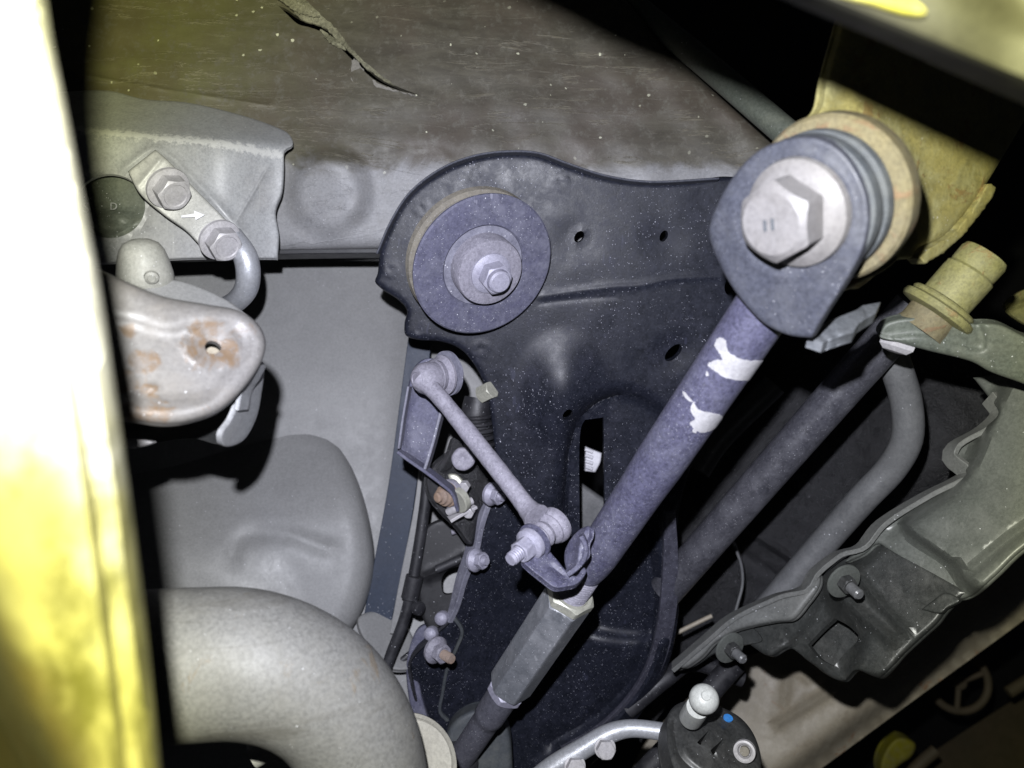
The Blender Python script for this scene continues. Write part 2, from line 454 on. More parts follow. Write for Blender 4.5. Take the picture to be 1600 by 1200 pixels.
M['rod'] = grime('blue_grey_bar_paint', (.062, .061, .098), (.040, .040, .066), .5, dust=(.155, .155, .205), dust_amt=.5, speck=.5, speck_col=(.42, .42, .46), bump=.4, scratch=.4, grain=.8, s=1.5).m
M['eye'] = grime('blue_grey_eye_paint', (.046, .049, .064), (.036, .038, .050), .5, dust=(.095, .098, .11), dust_amt=.5, speck=.12, speck_col=(.4, .4, .42), bump=.3, grain=.6, s=1.6, scratch=.4).m
M['link'] = grime('dusty_link_steel', (.20, .192, .228), (.135, .13, .158), .6, dust=(.34, .33, .38), dust_amt=.55, speck=.16, bump=.7, s=1.7, grain=.5).m
M['zinc'] = grime('dusty_zinc_bolt', (.40, .39, .41), (.31, .30, .31), .5, .15, dust=(.50, .49, .48), dust_amt=.4, bump=.35, s=1.5).m
M['nut'] = grime('pale_violet_nut', (.30, .295, .36), (.20, .195, .25), .45, .1, dust=(.42, .41, .47), dust_amt=.5, bump=.7, s=2.2, speck=.1).m
M['bolt_face'] = grime('worn_pale_bolt_head', (.165, .158, .155), (.125, .118, .114), .5, .0, dust=(.20, .19, .18), dust_amt=.6, bump=.3, rust=.08, rust_col=(.15, .06, .055), s=1.6, grain=.3).m
M['ring_tan'] = grime('tan_bush_ring', (.17, .155, .125), (.10, .09, .075), .8, dust=(.26, .24, .20), dust_amt=.6, speck=.3, bump=1., s=2).m
M['yellow_steel'] = grime('yellow_rusty_steel', (.24, .21, .075), (.11, .10, .04), .6, dust=(.33, .31, .15), dust_amt=.9, rust=.45, rust_col=(.12, .075, .02), bump=.8, speck=.1, s=1.6, grain=.35).m
M['ring_yellow'] = grime('tan_rust_washer', (.14, .118, .062), (.085, .072, .042), .68, dust=(.18, .16, .10), dust_amt=.6, rust=.48, rust_col=(.095, .055, .025), bump=.8, s=1.5, grain=.5).m
M['ring_dark'] = grime('grey_rubber_ring', (.050, .056, .064), (.035, .040, .044), .6, dust=(.14, .145, .14), dust_amt=.45, bump=.5, s=1.5).m
M['galv'] = grime('grey_sealed_sheet', (.25, .255, .26), (.20, .20, .205), .38, dust=(.33, .33, .32), dust_amt=.5, speck=.05, bump=.4, scratch=.5, grain=.5, s=1.3).m
M['strap'] = grime('galvanised_strap', (.34, .34, .32), (.26, .26, .25), .45, .15, dust=(.42, .41, .38), dust_amt=.5, bump=.5, speck=.1).m
M['hook'] = grime('galvanised_hook', (.36, .37, .40), (.28, .29, .31), .38, .35, dust=(.45, .45, .45), dust_amt=.4, bump=.7, speck=.15).m
M['knob'] = grime('pale_grey_buffer', (.26, .26, .24), (.21, .21, .19), .5, dust=(.3, .29, .26), dust_amt=.4, bump=.3, speck=.08, s=1.5).m
M['panel'] = grime('grey_underfloor', (.225, .225, .222), (.195, .195, .193), .48, dust=(.28, .28, .28), dust_amt=.35, bump=.15, speck=.02, scratch=.3, grain=.25).m
M['panel_dark'] = grime('dark_floor', (.012, .012, .014), (.008, .008, .009), .5, dust=(.04, .04, .045), dust_amt=.3, bump=.3, speck=.04).m
M['shield'] = grime('wrinkled_shield', (.026, .026, .028), (.017, .017, .019), .30, dust=(.06, .06, .065), dust_amt=.35, bump=1., bumpd=.0035, speck=.05, s=1.0, grain=.4).m
M['pipe'] = grime('matt_exhaust_pipe', (.130, .129, .125), (.104, .103, .099), .55, dust=(.170, .166, .152), dust_amt=.5, rust=.24, rust_col=(.080, .064, .045), bump=.4, speck=.02, streak=.45, streak_col=(.065, .06, .05), streak_scale=(7, 7, 90), s=1.5, grain=.5).m
M['flange'] = grime('pale_pipe_flange', (.30, .29, .25), (.24, .23, .20), .45, .2, dust=(.36, .34, .28), dust_amt=.3, rust=.15, bump=.3).m
M['navy'] = grime('navy_strap', (.022, .032, .055), (.018, .026, .045), .55, dust=(.07, .08, .11), dust_amt=.3, bump=.15, speck=.03).m
M['rubber'] = grime('black_rubber', (.014, .014, .017), (.01, .01, .012), .5, dust=(.08, .08, .09), dust_amt=.35, bump=.4, speck=.08).m
M['drive'] = grime('dark_tube', (.046, .046, .055), (.028, .028, .034), .38, dust=(.115, .115, .13), dust_amt=.55, speck=.30, bump=.45, speck_col=(.32, .32, .34), grain=.6, s=1.3).m
M['drive_light'] = grime('grey_violet_rod', (.085, .085, .105), (.06, .06, .075), .5, dust=(.16, .16, .19), dust_amt=.5, bump=.4, speck=.15, s=1.5, grain=.6).m
M['fold'] = grime('worn_grey_fold', (.115, .122, .13), (.085, .09, .097), .45, dust=(.17, .175, .18), dust_amt=.5, bump=.3, s=1.6, grain=.5).m
M['bar'] = grime('grey_bar', (.115, .117, .12), (.08, .082, .085), .34, dust=(.17, .17, .17), dust_amt=.5, bump=.25, speck=.03, grain=.3).m
M['plastic'] = grime('grey_green_plastic', (.088, .094, .086), (.066, .071, .065), .36, dust=(.135, .14, .13), dust_amt=.45, bump=.3, speck=.02, scratch=.5, grain=.35).m
M['box'] = grime('charcoal_box_plastic', (.030, .032, .031), (.019, .020, .019), .32, dust=(.070, .071, .066), dust_amt=.45, bump=.3, speck=.03, scratch=.5, grain=.4, s=1.3).m
M['plastic_lip'] = grime('grey_plastic_edge', (.115, .118, .112), (.09, .092, .088), .45, dust=(.16, .16, .15), dust_amt=.5, bump=.3, speck=.04, grain=.4).m
M['plastic_dark'] = grime('dark_plastic', (.030, .031, .031), (.020, .020, .020), .42, dust=(.075, .075, .072), dust_amt=.55, bump=.3, speck=.05, scratch=.4, grain=.6, s=1.4).m
M['link_arm'] = grime('olive_link_arm', (.085, .096, .08), (.062, .07, .058), .5, dust=(.15, .158, .12), dust_amt=.45, bump=.35, speck=.08, grain=.5).m
M['boot'] = grime('olive_bush', (.185, .175, .07), (.12, .115, .05), .6, dust=(.26, .25, .13), dust_amt=.7, rust=.34, rust_col=(.13, .085, .03), bump=.9, s=2.0, grain=.5).m
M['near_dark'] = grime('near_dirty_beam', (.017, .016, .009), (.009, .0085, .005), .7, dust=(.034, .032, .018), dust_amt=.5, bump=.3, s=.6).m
M['tan'] = grime('tan_sill', (.34, .30, .23), (.24, .205, .155), .5, dust=(.42, .39, .32), dust_amt=.6, rust=.24, rust_col=(.20, .11, .06), bump=.4, s=.8).m
M['hexsteel'] = grime('grey_hex_sleeve', (.15, .158, .172), (.10, .106, .118), .42, .1, dust=(.34, .345, .36), dust_amt=.5, speck=.14, bump=.5, scratch=.8, s=1.4).m
M['nut_yellow'] = grime('pale_yellow_jam_nut', (.48, .48, .40), (.36, .36, .30), .4, .35, dust=(.55, .54, .46), dust_amt=.3, bump=.3).m
M['rusty_end'] = grime('rust_orange_stud', (.24, .16, .11), (.17, .13, .11), .8, dust=(.34, .27, .22), dust_amt=.5, bump=.5, s=2).m
M['white_paint'] = grime('white_paint_flake', (.36, .355, .36), (.29, .285, .29), .6, dust=(.24, .23, .24), dust_amt=.45, bump=.4, s=2).m
M['white'] = grime('white_plastic', (.62, .62, .66), (.5, .5, .54), .5, dust_amt=.2).m
M['blue'] = grime('blue_dot_paint', (.03, .20, .55), (.02, .15, .45), .5, dust_amt=.1).m
M['yellow'] = grime('yellow_part', (.24, .22, .01), (.18, .16, .008), .6, dust_amt=.2).m
M['red'] = grime('red_marker', (.52, .14, .22), (.42, .13, .2), .6, dust_amt=.3).m
M['ring_violet'] = grime('violet_worn_flange', (.040, .040, .054), (.022, .022, .030), .4, dust=(.09, .09, .12), dust_amt=.6, speck=.15, bump=.4, s=1.6, grain=.6).m
M['black'] = grime('black_gap', (.006, .006, .006), (.004, .004, .004), .8, dust_amt=.02).m
M['ball_cap'] = grime('pale_ball_cap', (.42, .43, .41), (.34, .35, .33), .4, dust_amt=.3, bump=.15).m
M['tan_dark'] = grime('brown_far_bar', (.085, .065, .045), (.06, .048, .03), .7, dust=(.12, .1, .08), dust_amt=.3).m

# the frame rail: bare grey sealer low down, above it a crust of olive dirt with pale tide lines
t = grime('frame_rail_paint', (.235, .235, .24), (.19, .19, .195), .55, dust=(.28, .27, .25), dust_amt=.3, speck=.05, bump=.3)
sep = t.n.new('ShaderNodeSeparateXYZ'); t.link(t.tc, sep.inputs[0]); Z = sep.outputs[2]; X = sep.outputs[0]
nz = t.noise(18, 8, .62, .8)
edge = t.math('ADD', Z, t.math('MULTIPLY', t.math('SUBTRACT', nz, .5), .05))
dirt = t.ramp(edge, .131, .144)
st = t.noise(1, 9, .75, .9, t.map((18, 18, 130))); st2 = t.noise(1, 6, .62, 1.5, t.map((7, 7, 40), (2, 0, 5)))
fr_ = t.math('ABSOLUTE', t.math('SUBTRACT', t.math('FRACT', t.math('MULTIPLY', t.noise(1, 8, .62, .6, t.map((1.8, 1.8, 13))), 16)), .5))
cont = t.math('MULTIPLY', t.ramp(fr_, .07, .015), t.ramp(t.noise(1, 4, .6, .3, t.map((12, 12, 26), (1, 4, 2))), .47, .60))
lines = t.math('MAXIMUM', t.math('MULTIPLY', cont, .8), t.math('MULTIPLY', t.math('MULTIPLY', t.ramp(st, .55, .64), t.ramp(st2, .47, .60)), .55))
n5 = t.noise(1, 9, .74, .5, t.map((40, 40, 130)))
oliv = t.mix(t.ramp(n5, .35, .68), (.056, .050, .038), (.090, .082, .062))
lft = t.ramp(X, -.27, -.07)
oliv = t.mix(lft, t.mix(.65, oliv, (.125, .125, .045)), oliv)  # yellow-green of the beam's rim painted into the dirt towards the left
oliv = t.mix(t.ramp(t.noise(14, 5), .42, .62), oliv, t.mix(.55, oliv, (.068, .052, .040)))
oliv = t.mix(t.ramp(t.noise(160, 8, .8), .50, .66), oliv, (.105, .098, .08))
oliv = t.mix(t.math('MULTIPLY', lines, .60), oliv, (.19, .172, .125))
sp = t.math('MULTIPLY', t.specks(190, .17, .26), t.ramp(t.noise(11, 3), .35, .6, .2, 1))
oliv = t.mix(sp, oliv, (.55, .55, .42))
c = t.mix(dirt, t.col, oliv)
t.link(c, t.b.inputs['Base Color'])
h2 = t.math('ADD', t.hgt, t.math('ADD', t.math('MULTIPLY', dirt, .5), t.math('MULTIPLY', lines, 1.0))); t.link(h2, t.bp.inputs['Height'])
t.bp.inputs['Strength'].default_value = .5
M['rail'] = t.m
M['flap'] = grime('dry_underseal', (.15, .145, .10), (.085, .08, .055), .75, dust=(.24, .23, .16), dust_amt=.6, bump=1.2, s=2.5, grain=.9, speck=.2).m
M['bare'] = grime('bare_sealer_patch', (.20, .19, .175), (.15, .14, .125), .6, dust=(.26, .25, .23), dust_amt=.5, bump=.3, s=2).m
# near strut: pale above, torch falloff painted in downwards as lemon and olive stain
t = grime('near_strut_paint', (.34, .33, .27), (.27, .26, .18), .6, dust=(.36, .34, .24), dust_amt=.5, bump=.2, s=.8)
sz = t.n.new('ShaderNodeSeparateXYZ'); t.link(t.tc, sz.inputs[0])
gr = t.math('ADD', t.math('MULTIPLY', sz.outputs[2], -1.), t.math('MULTIPLY', t.math('SUBTRACT', t.noise(30, 6, .65, .8), .5), .10))
c = t.mix(t.ramp(gr, -.036, .018), t.col, t.mix(t.ramp(t.noise(28, 7, .72, .6), .42, .58), (.045, .042, .005), (.125, .115, .040)))
gx_ = t.math('ADD', t.math('ADD', t.math('MULTIPLY', sz.outputs[0], -1.15), t.math('MULTIPLY', sz.outputs[2], -.62)), t.math('MULTIPLY', t.math('SUBTRACT', t.noise(40, 5), .5), .03))
c = t.mix(t.ramp(gx_, .022, .036), c, t.mix(t.noise(70, 5), (.055, .038, .006), (.03, .032, .012)))  # brown lower left corner paints in the shade of the face turning away
t.link(c, t.b.inputs['Base Color']); M['near'] = t.m
t = grime('grey_sealed_sheet_bend_glint', (.25, .255, .26), (.20, .20, .205), .42, dust=(.33, .33, .32), dust_amt=.5, speck=.05, bump=.3, scratch=.5, grain=.35, s=1.3)
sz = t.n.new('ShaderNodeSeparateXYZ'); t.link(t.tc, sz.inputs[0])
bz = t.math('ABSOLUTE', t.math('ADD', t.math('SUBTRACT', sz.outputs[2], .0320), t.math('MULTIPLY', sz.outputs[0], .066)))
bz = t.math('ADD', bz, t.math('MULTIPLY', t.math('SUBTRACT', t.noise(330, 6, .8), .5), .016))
c = t.mix(t.math('MULTIPLY', t.ramp(bz, .0034, .0010), .6), t.col, (.52, .52, .50))  # highlight along the scuffed bend painted in as a pale broken band
t.link(c, t.b.inputs['Base Color']); M['galv_bend_glint'] = t.m
# rusty bracket: pale seal paint with brown blotches at its own spots
def rust_spots(t, spots, ringspot=None):
    c = t.col; n = t.noise(90, 6, .7, .5); n2 = t.noise(260, 4)
    tot = None
    for (p, rad) in spots:
        vd = t.n.new('ShaderNodeVectorMath'); vd.operation = 'DISTANCE'; t.link(t.tc, vd.inputs[0]); vd.inputs[1].default_value = tuple(p)
        q = t.math('ADD', vd.outputs['Value'], t.math('MULTIPLY', t.math('SUBTRACT', n, .5), rad * 2.6))
        m = t.ramp(q, rad, rad * .55)
        tot = m if tot is None else t.math('MAXIMUM', tot, m)
    rc = t.mix(n2, (.065, .036, .018), (.175, .122, .075)); tot = t.math('MULTIPLY', tot, t.ramp(n2, .36, .58, .3, .95))
    c = t.mix(tot, c, rc); t.link(c, t.b.inputs['Base Color']); t.link(t.math('ADD', t.hgt, t.math('MULTIPLY', tot, .5)), t.bp.inputs['Height'])

# ------------------------------------------------------------------ THE SETTING: floor, backdrop
o = sheet('floor_pan', [(-300, -400, 1), (2100, -400, 1), (2100, 1500, 1), (-300, 1500, 1)], plane3((0, 0, 1.5), (1600, 0, 1.5), (0, 1200, 1.9)), M['panel_dark'], grid=90, step=90, bumps=[wavy(.02, 200, 3)])
tag(o, kind='structure')
SH = plane3((200, 420, .60), (640, 420, .62), (300, 1000, .56))
o = sheet('wheel_well', [(60, 330, 1), (790, 330, 1), (800, 1260, 1), (60, 1260, 1)], SH, M['panel'], thick=.003, grid=13, step=13,
          bumps=[wavy(.002, 90, 2),
                 ridge([(660, 400), (640, 900)], 25, .006)])
tag(o, kind='structure')

o = sheet('well_bulge', [(40, 620, 1), (300, 620), (450, 640), (520, 680), (556, 745), (577, 815), (584, 880), (568, 948), (530, 1010), (440, 1110), (40, 1110, 1)],
          lambda x, y: SH(x, y) + .008 - .036 * sm((y + .25 * (x - 400) - 610) / 260), M['panel'], thick=.003, roll=.016, grid=10, step=8,
          bumps=[ridge([(362, 868), (372, 846), (400, 834), (450, 836), (510, 856)], 13, -.003), terrace([(180, 800), (360, 860), (420, 950), (300, 1060), (180, 1060)], 60, .010, 14), wavy(.0015, 90, 12)])
tag(o, kind='structure')
# ------------------------------------------------------------------ frame rail
rail = thing('frame_rail', 'large grey frame rail across the top, crusted with olive dirt and torn open', 'frame rail', (0, .5, 0))
def rail_d(x, y):
    base = plane3((0, 390, .50), (1200, 390, .52), (0, 240, .492))(x, y)
    up = np.clip((250 - y) / 400, 0, 1)
    return base + .00 + .05 * up ** 1.6 + .004 * sm((y - 360) / 40)
crack = [(435, 9, 1), (447, 14), (462, 24), (478, 32), (496, 34), (502, 40), (520, 50), (535, 66), (560, 92), (590, 120), (625, 137), (656, 149, 1), (622, 141), (587, 126), (556, 99), (531, 74), (514, 57), (498, 48), (484, 43), (466, 38), (450, 24)]
crk = cat([p[:2] for p in crack[:12]], 8, False)
def crack_step(x, y):
    q = np.stack([x, y], -1); d = dist_poly(q, crk, False)
    side = np.interp(x, crk[:, 0], crk[:, 1]) - y
    return np.where((side > 0) & (x > 430) & (x < 660), -.0045, 0) * np.exp(-(d / 26) ** 2)
sheet('rail_wall', [(-120, -180, 1), (860, -180, 1), (960, -20, 1), (1080, 110), (1212, 226, 1), (1220, 300, 1), (1180, 394, 1), (600, 389), (430, 393), (-120, 412, 1)], rail_d, M['rail'], rail,
      holes=[crack], thick=.004, roll=.006, grid=7, step=7,
      bumps=[dome(515, 300, 74, 80, .007, 20, .55), crease([p[:2] for p in crack[:12]]), ridge([(120, 115), (240, 137), (420, 165)], 3, .0008),
              terrace([(435, 225), (480, 250), (530, 268), (600, 240), (700, 238), (700, 500), (435, 500)], 10, -.0015), wavy(.0016, 60, 4), wavy(.0012, 22, 9)])
# the torn flap of underseal above the crack
sheet('torn_flap', [(432, -10, 1), (470, -10, 1), (498, 20), (528, 48), (545, 72), (580, 105), (618, 134, 1), (596, 124), (560, 95), (532, 68), (505, 42), (490, 37), (478, 34), (470, 30), (455, 14)], lambda x, y: rail_d(x, y) - .0042, M['flap'], rail,
      thick=.0015, grid=6, step=5, rough_edge=.7, bumps=[wavy(.0022, 14, 5)])
sheet('bare_patch', [(553, 92), (549, 112), (551, 128), (575, 134), (615, 142), (650, 150), (618, 141), (588, 128), (570, 112)], lambda x, y: rail_d(x, y) - .0016, M['bare'], rail, thick=.001, grid=6, step=4, rough_edge=.8)
sheet('peeled_flake', [(500, 46), (512, 52), (530, 66), (540, 78), (522, 70), (506, 58)], lambda x, y: rail_d(x, y) - .0035, M['flap'], rail, thick=.0008, grid=4, step=3, rough_edge=.9, bumps=[wavy(.002, 6, 51)])
sheet('peeled_flake', [(430, -6), (452, -4), (476, 10), (498, 26), (470, 22), (448, 8)], lambda x, y: rail_d(x, y) - .0085, M['flap'], rail, thick=.0008, grid=4, step=3, rough_edge=.9, bumps=[wavy(.002, 8, 52)])
ribbon('rail_flange', [P(-100, 418, .507), P(430, 398, .513), P(760, 396, .52), P(1150, 398, .525)], (0, 1, 0), .02, .003, M['panel_dark'], rail)

# tube beside the rail, top
o = tube('upper_tube', [P(900, -70, .56), P(1000, 15, .53), P(1120, 115, .49), P(1260, 235, .455)], [.0075, .0075, .0078, .008], M['link_arm'], step=.01)
tag(o, 'straight olive tube running behind the yellow arm, beside the rail edge', 'tube')

# ------------------------------------------------------------------ mounting bracket top left with strap
mb = thing('mounting_bracket', 'grey pressed bracket with wavy welded top and a dark round recess', 'bracket', P(280, 300, .45))
def mb_d(x, y):
    d = plane3((100, 400, .452), (440, 400, .468), (100, 215, .448))(x, y)
    bend = 205 + (x - 100) / 340 * 22
    q = (bend - y) / 5.0; up = 5.0 * np.logaddexp(0, q) / 60
    return d + .036 * np.clip(up, 0, 1.2) + .014 * sm((x - 330) / 120)
sheet('bracket_plate', [(-60, 150, 1), (90, 144), (170, 142), (225, 155), (290, 160), (370, 178), (430, 198), (452, 210), (458, 226), (445, 236), (444, 262), (441, 300), (431, 330), (436, 368), (434, 404, 1), (300, 404), (60, 418, 1), (-60, 418, 1)], mb_d, M['galv_bend_glint'], mb,
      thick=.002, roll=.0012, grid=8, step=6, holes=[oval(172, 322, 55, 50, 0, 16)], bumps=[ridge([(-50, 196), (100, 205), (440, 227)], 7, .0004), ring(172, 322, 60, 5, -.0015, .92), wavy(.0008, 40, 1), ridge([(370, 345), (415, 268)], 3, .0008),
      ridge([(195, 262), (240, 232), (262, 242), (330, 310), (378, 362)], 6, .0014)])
def text_mark(name, body, x, y, d, size, mat, parent, ax, rot=0, ext=.0003):
    c_ = bpy.data.curves.new(name, 'FONT'); c_.body = body; c_.size = size; c_.extrude = ext; c_.align_x = 'CENTER'; c_.align_y = 'CENTER'; c_.resolution_u = 3
    tmp = bpy.data.objects.new('t', c_); COL.objects.link(tmp); dg = bpy.context.evaluated_depsgraph_get()
    me = bpy.data.meshes.new_from_object(tmp.evaluated_get(dg)); bpy.data.objects.remove(tmp)
    u, v, a = basis(ax); me.materials.clear(); me.materials.append(mat)
    Mx = Matrix((( *(u * math.cos(rot) + v * math.sin(rot)),), (*(-u * math.sin(rot) + v * math.cos(rot)),), (*a,))).transposed().to_4x4()
    o_ = bpy.data.objects.new(name, me); COL.objects.link(o_); o_.parent = parent
    Mx.translation = Vector((P(x, y, d) if d else np.zeros(3)) - wloc(parent)); o_.matrix_local = Mx
    return o_
sheet('round_plug', oval(172, 322, 66, 60, 0, 16), plane3((100, 400, .458), (240, 400, .462), (172, 262, .466)), M['link_arm'], mb, thick=.002, grid=7, bumps=[dome(180, 342, 40, 18, .006), ridge([(135, 350), (172, 368), (212, 350)], 8, .004)])
text_mark('stamped_letter', 'S', 134, 325, .4592, .0085, M['galv'], mb, (0, -1, 0))
text_mark('stamped_letter', 'D', 178, 323, .4592, .0060, M['galv'], mb, (0, -1, 0))

hk = thing('tow_hook', 'galvanised strap held by two hex bolts, its end bent into a hook', 'hook', P(320, 370, .43))
SD = plane3((220, 270, .436), (350, 390, .446), (270, 240, .440))
sheet('strap', [(200, 268, 1), (212, 258), (243, 234, 1), (262, 250), (300, 290), (345, 335), (376, 368), (388, 388), (380, 400), (358, 404), (340, 400), (318, 388), (290, 360), (255, 335), (218, 302)], lambda x, y: SD(x, y), M['strap'], hk, thick=.0035, roll=.0012, grid=8, step=5, bumps=[wavy(.0007, 25, 8), ridge([(216, 290), (250, 250)], 5, .001)])
tube('hook_end', [P(362, 366, .4475), P(383, 400, .448), P(388, 425, .45), P(385, 450, .455), P(370, 470, .463), P(345, 482, .475), P(310, 488, .485)], [.0058, .0068, .0068, .0066, .0062, .006, .006], M['hook'], hk, step=.003)
for (bx, by, bd) in ((262, 293, .434), (343, 374, .441)):
    ax = axis_at(bx, by, .72, .75, 36)
    b_ = hexo('bolt', P(bx, by, bd), ax, .0165, .0085, M['zinc'], hk, rot=12, h0=.0015, dish=.0006)
    lathe('washer', P(bx, by, bd), ax, [(.0115, -.001)] + rnd(.0118, -.0005, .0018, .0006) + [(.006, .0026)], M['zinc'], b_)
arrow = join([sheet_g([(283, 337, 1), (304, 334, 1), (303, 329, 1), (320, 336, 1), (306, 344, 1), (305, 339, 1), (284, 340, 1)], lambda x, y: SD(x, y) - .0024, thick=.0004, grid=5, step=5)])
mk('arrow_mark', *arrow, M['white'], hk)

# rubber buffer
kb = thing('rubber_buffer', 'pale grey dome-headed buffer on a short stem above the rusty bracket', 'buffer', P(228, 440, .37))
ak = nrm(np.array([.02, -.34, .94]))
ok_ = P(229, 446, .372)
lathe('head', ok_, ak, [(.0085, 0), (.0118, .0006), (.0126, .0028), (.0124, .006), (.0112, .012), (.0098, .0165), (.0078, .0195), (.0045, .0212), (.001, .0218)], M['knob'], kb)
lathe('stem', ok_, ak, [(.0065, -.028), (.0065, -.001), (.0075, 0)], M['knob'], kb)
lathe('nub', P(237, 434, .3585), axis_at(237, 434, .1, 1, 30), [(.0032, -.001), (.0030, .0004), (.0018, .001), (.0016, .0004)], M['knob'], kb)

# ------------------------------------------------------------------ rusty bracket
rb = thing('rusty_bracket', 'pale rounded bracket arm with brown rust blotches around an oblong hole', 'bracket', P(280, 580, .29))
RD = plane3((150, 420, .285), (410, 540, .305), (180, 660, .272))
bl = wloc(rb)
t = grime('bracket_seal_paint', (.148, .142, .136), (.112, .106, .100), .45, dust=(.185, .170, .150), dust_amt=.6, speck=.05, bump=.3)
rust_spots(t, [(P(330, 520, .296) - bl, .0085), (P(345, 545, .297) - bl, .0085), (P(308, 548, .297) - bl, .0075), (P(375, 512, .3) - bl, .006), (P(232, 566, .285) - bl, .005), (P(215, 560, .285) - bl, .003), (P(234, 604, .28) - bl, .0055), (P(210, 600, .28) - bl, .003),
              (P(193, 600, .28) - bl, .0045), (P(318, 632, .281) - bl, .0065), (P(240, 648, .276) - bl, .0085), (P(212, 645, .276) - bl, .005), (P(200, 515, .285) - bl, .004), (P(300, 500, .29) - bl, .004), (P(285, 605, .286) - bl, .002)])
sheet('bracket_plate', [(-40, 330, 1), (60, 380), (140, 414), (200, 441), (255, 463), (320, 475), (375, 486), (402, 505), (415, 532), (411, 560), (385, 602), (345, 640), (305, 656), (262, 663), (200, 656), (60, 640), (-40, 630, 1)], RD, t.m, rb,
      thick=.003, roll=.0045, grid=6, step=5, holes=[[(320, 541), (326, 533), (338, 534), (346, 543), (340, 551), (327, 552)], [(160, 528), (176, 530), (184, 540), (174, 546), (158, 544)]],
      bumps=[ring(332, 543, 42, 5, .0011, .62, 8), ring(332, 543, 30, 5, -.0010, .62, 8), dome(332, 543, 38, 24, -.0015, 8, .6), dome(238, 607, 14, 9, .001),
             terrace([(100, 498), (200, 500), (262, 516), (320, 505), (375, 505), (392, 540), (350, 590), (330, 618), (280, 628), (180, 625), (100, 640)], 13, -.0024, 7), wavy(.0004, 40, 6)])
lathe('rear_washer', P(334, 545, .3150), axis_at(332, 543, .2, 1, 30), [(.0075, -.002), (.0075, .0), (.003, .0008)], M['tan'], rb)
rb2 = sheet('rear_flange', [(396, 572), (411, 566), (408, 620), (398, 660), (378, 690), (350, 697), (346, 680), (362, 655), (376, 620)], plane3((400, 570, .315), (350, 690, .305), (410, 620, .335)), M['galv'], rb, thick=.002, roll=.001, grid=7, step=5)
ribbon('flange_lip', [P(406, 570, .312), P(396, 590, .312), P(384, 608, .312), P(377, 640, .312)], (0, 1, 0), .012, .0018, M['galv'], rb)
sheet('lower_arm', [(-40, 640, 1), (180, 655), (300, 660), (378, 640), (370, 680), (345, 694), (300, 685), (180, 700), (-40, 690, 1)], plane3((180, 660, .33), (370, 660, .335), (180, 700, .345)), M['plastic_dark'], rb, thick=.003, grid=12)
sheet('arm_tip', [(197, 688), (225, 686), (240, 691), (228, 697), (198, 700)], .328, M['zinc'], rb, thick=.003, grid=5, step=4, roll=.0015)
o = sheet('backing_plate', [(225, 452, 1), (262, 436, 1), (286, 440), (330, 456), (368, 478), (390, 500), (300, 520, 1), (225, 490, 1)], plane3((262, 436, .37), (370, 480, .38), (262, 480, .36)), M['panel'], thick=.003, roll=.001, grid=9)
tag(o, 'small dull grey plate tucked behind the top of the rusty bracket', 'plate')

# ------------------------------------------------------------------ near arm on the left, out of focus
na = thing('steel_strut', 'blurred pale yellow arm close to the lens along the left edge', 'arm', P(60, 700, .13))
def na_d(x, y):
    e = np.interp(y, [-500, 0, 100, 250, 420, 600, 800, 1000, 1300], [-20, 24, 44, 74, 108, 136, 164, 190, 224])
    d = .120 + .018 * (y / 1200) + .010 * sm((x - e + 45) / 50) ** 2
    f = np.interp(y, [-500, 700, 960, 1200, 1400], [-400, -130, 0, 118, 210])
    return d + .05 * sm((f - x) / 160)
sheet('arm_web', [(-420, -500, 1), (60, -500, 1), (20, -300), (10, -140), (22, -20), (34, 60), (55, 160), (82, 300), (112, 450), (138, 620), (164, 800), (190, 1000), (224, 1320, 1), (-420, 1320, 1)], na_d, M['near'], na, thick=.006, grid=22, step=18, roll=.002,
      bumps=[wavy(.0008, 60, 3), ridge([(60, 600), (95, 800), (120, 1000), (160, 1250)], 40, .0012)])

# near beam upper right, out of focus
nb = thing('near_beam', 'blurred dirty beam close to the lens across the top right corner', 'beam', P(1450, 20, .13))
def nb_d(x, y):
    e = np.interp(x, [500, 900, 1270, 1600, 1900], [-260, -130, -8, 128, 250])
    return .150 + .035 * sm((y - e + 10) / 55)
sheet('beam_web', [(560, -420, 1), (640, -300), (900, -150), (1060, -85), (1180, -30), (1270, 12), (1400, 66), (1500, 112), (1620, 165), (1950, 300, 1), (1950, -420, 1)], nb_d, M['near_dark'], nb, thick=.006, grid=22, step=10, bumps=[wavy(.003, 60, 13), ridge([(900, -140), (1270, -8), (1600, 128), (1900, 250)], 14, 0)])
sheet('yellow_streak', [(1300, -40), (1370, -14), (1435, 6), (1446, 20), (1418, 18), (1370, 4), (1310, -15)], lambda x, y: nb_d(x, y) - .0015, M['yellow'], nb, thick=.001, grid=8, step=6)  # separate yellow strip laid along the beam edge

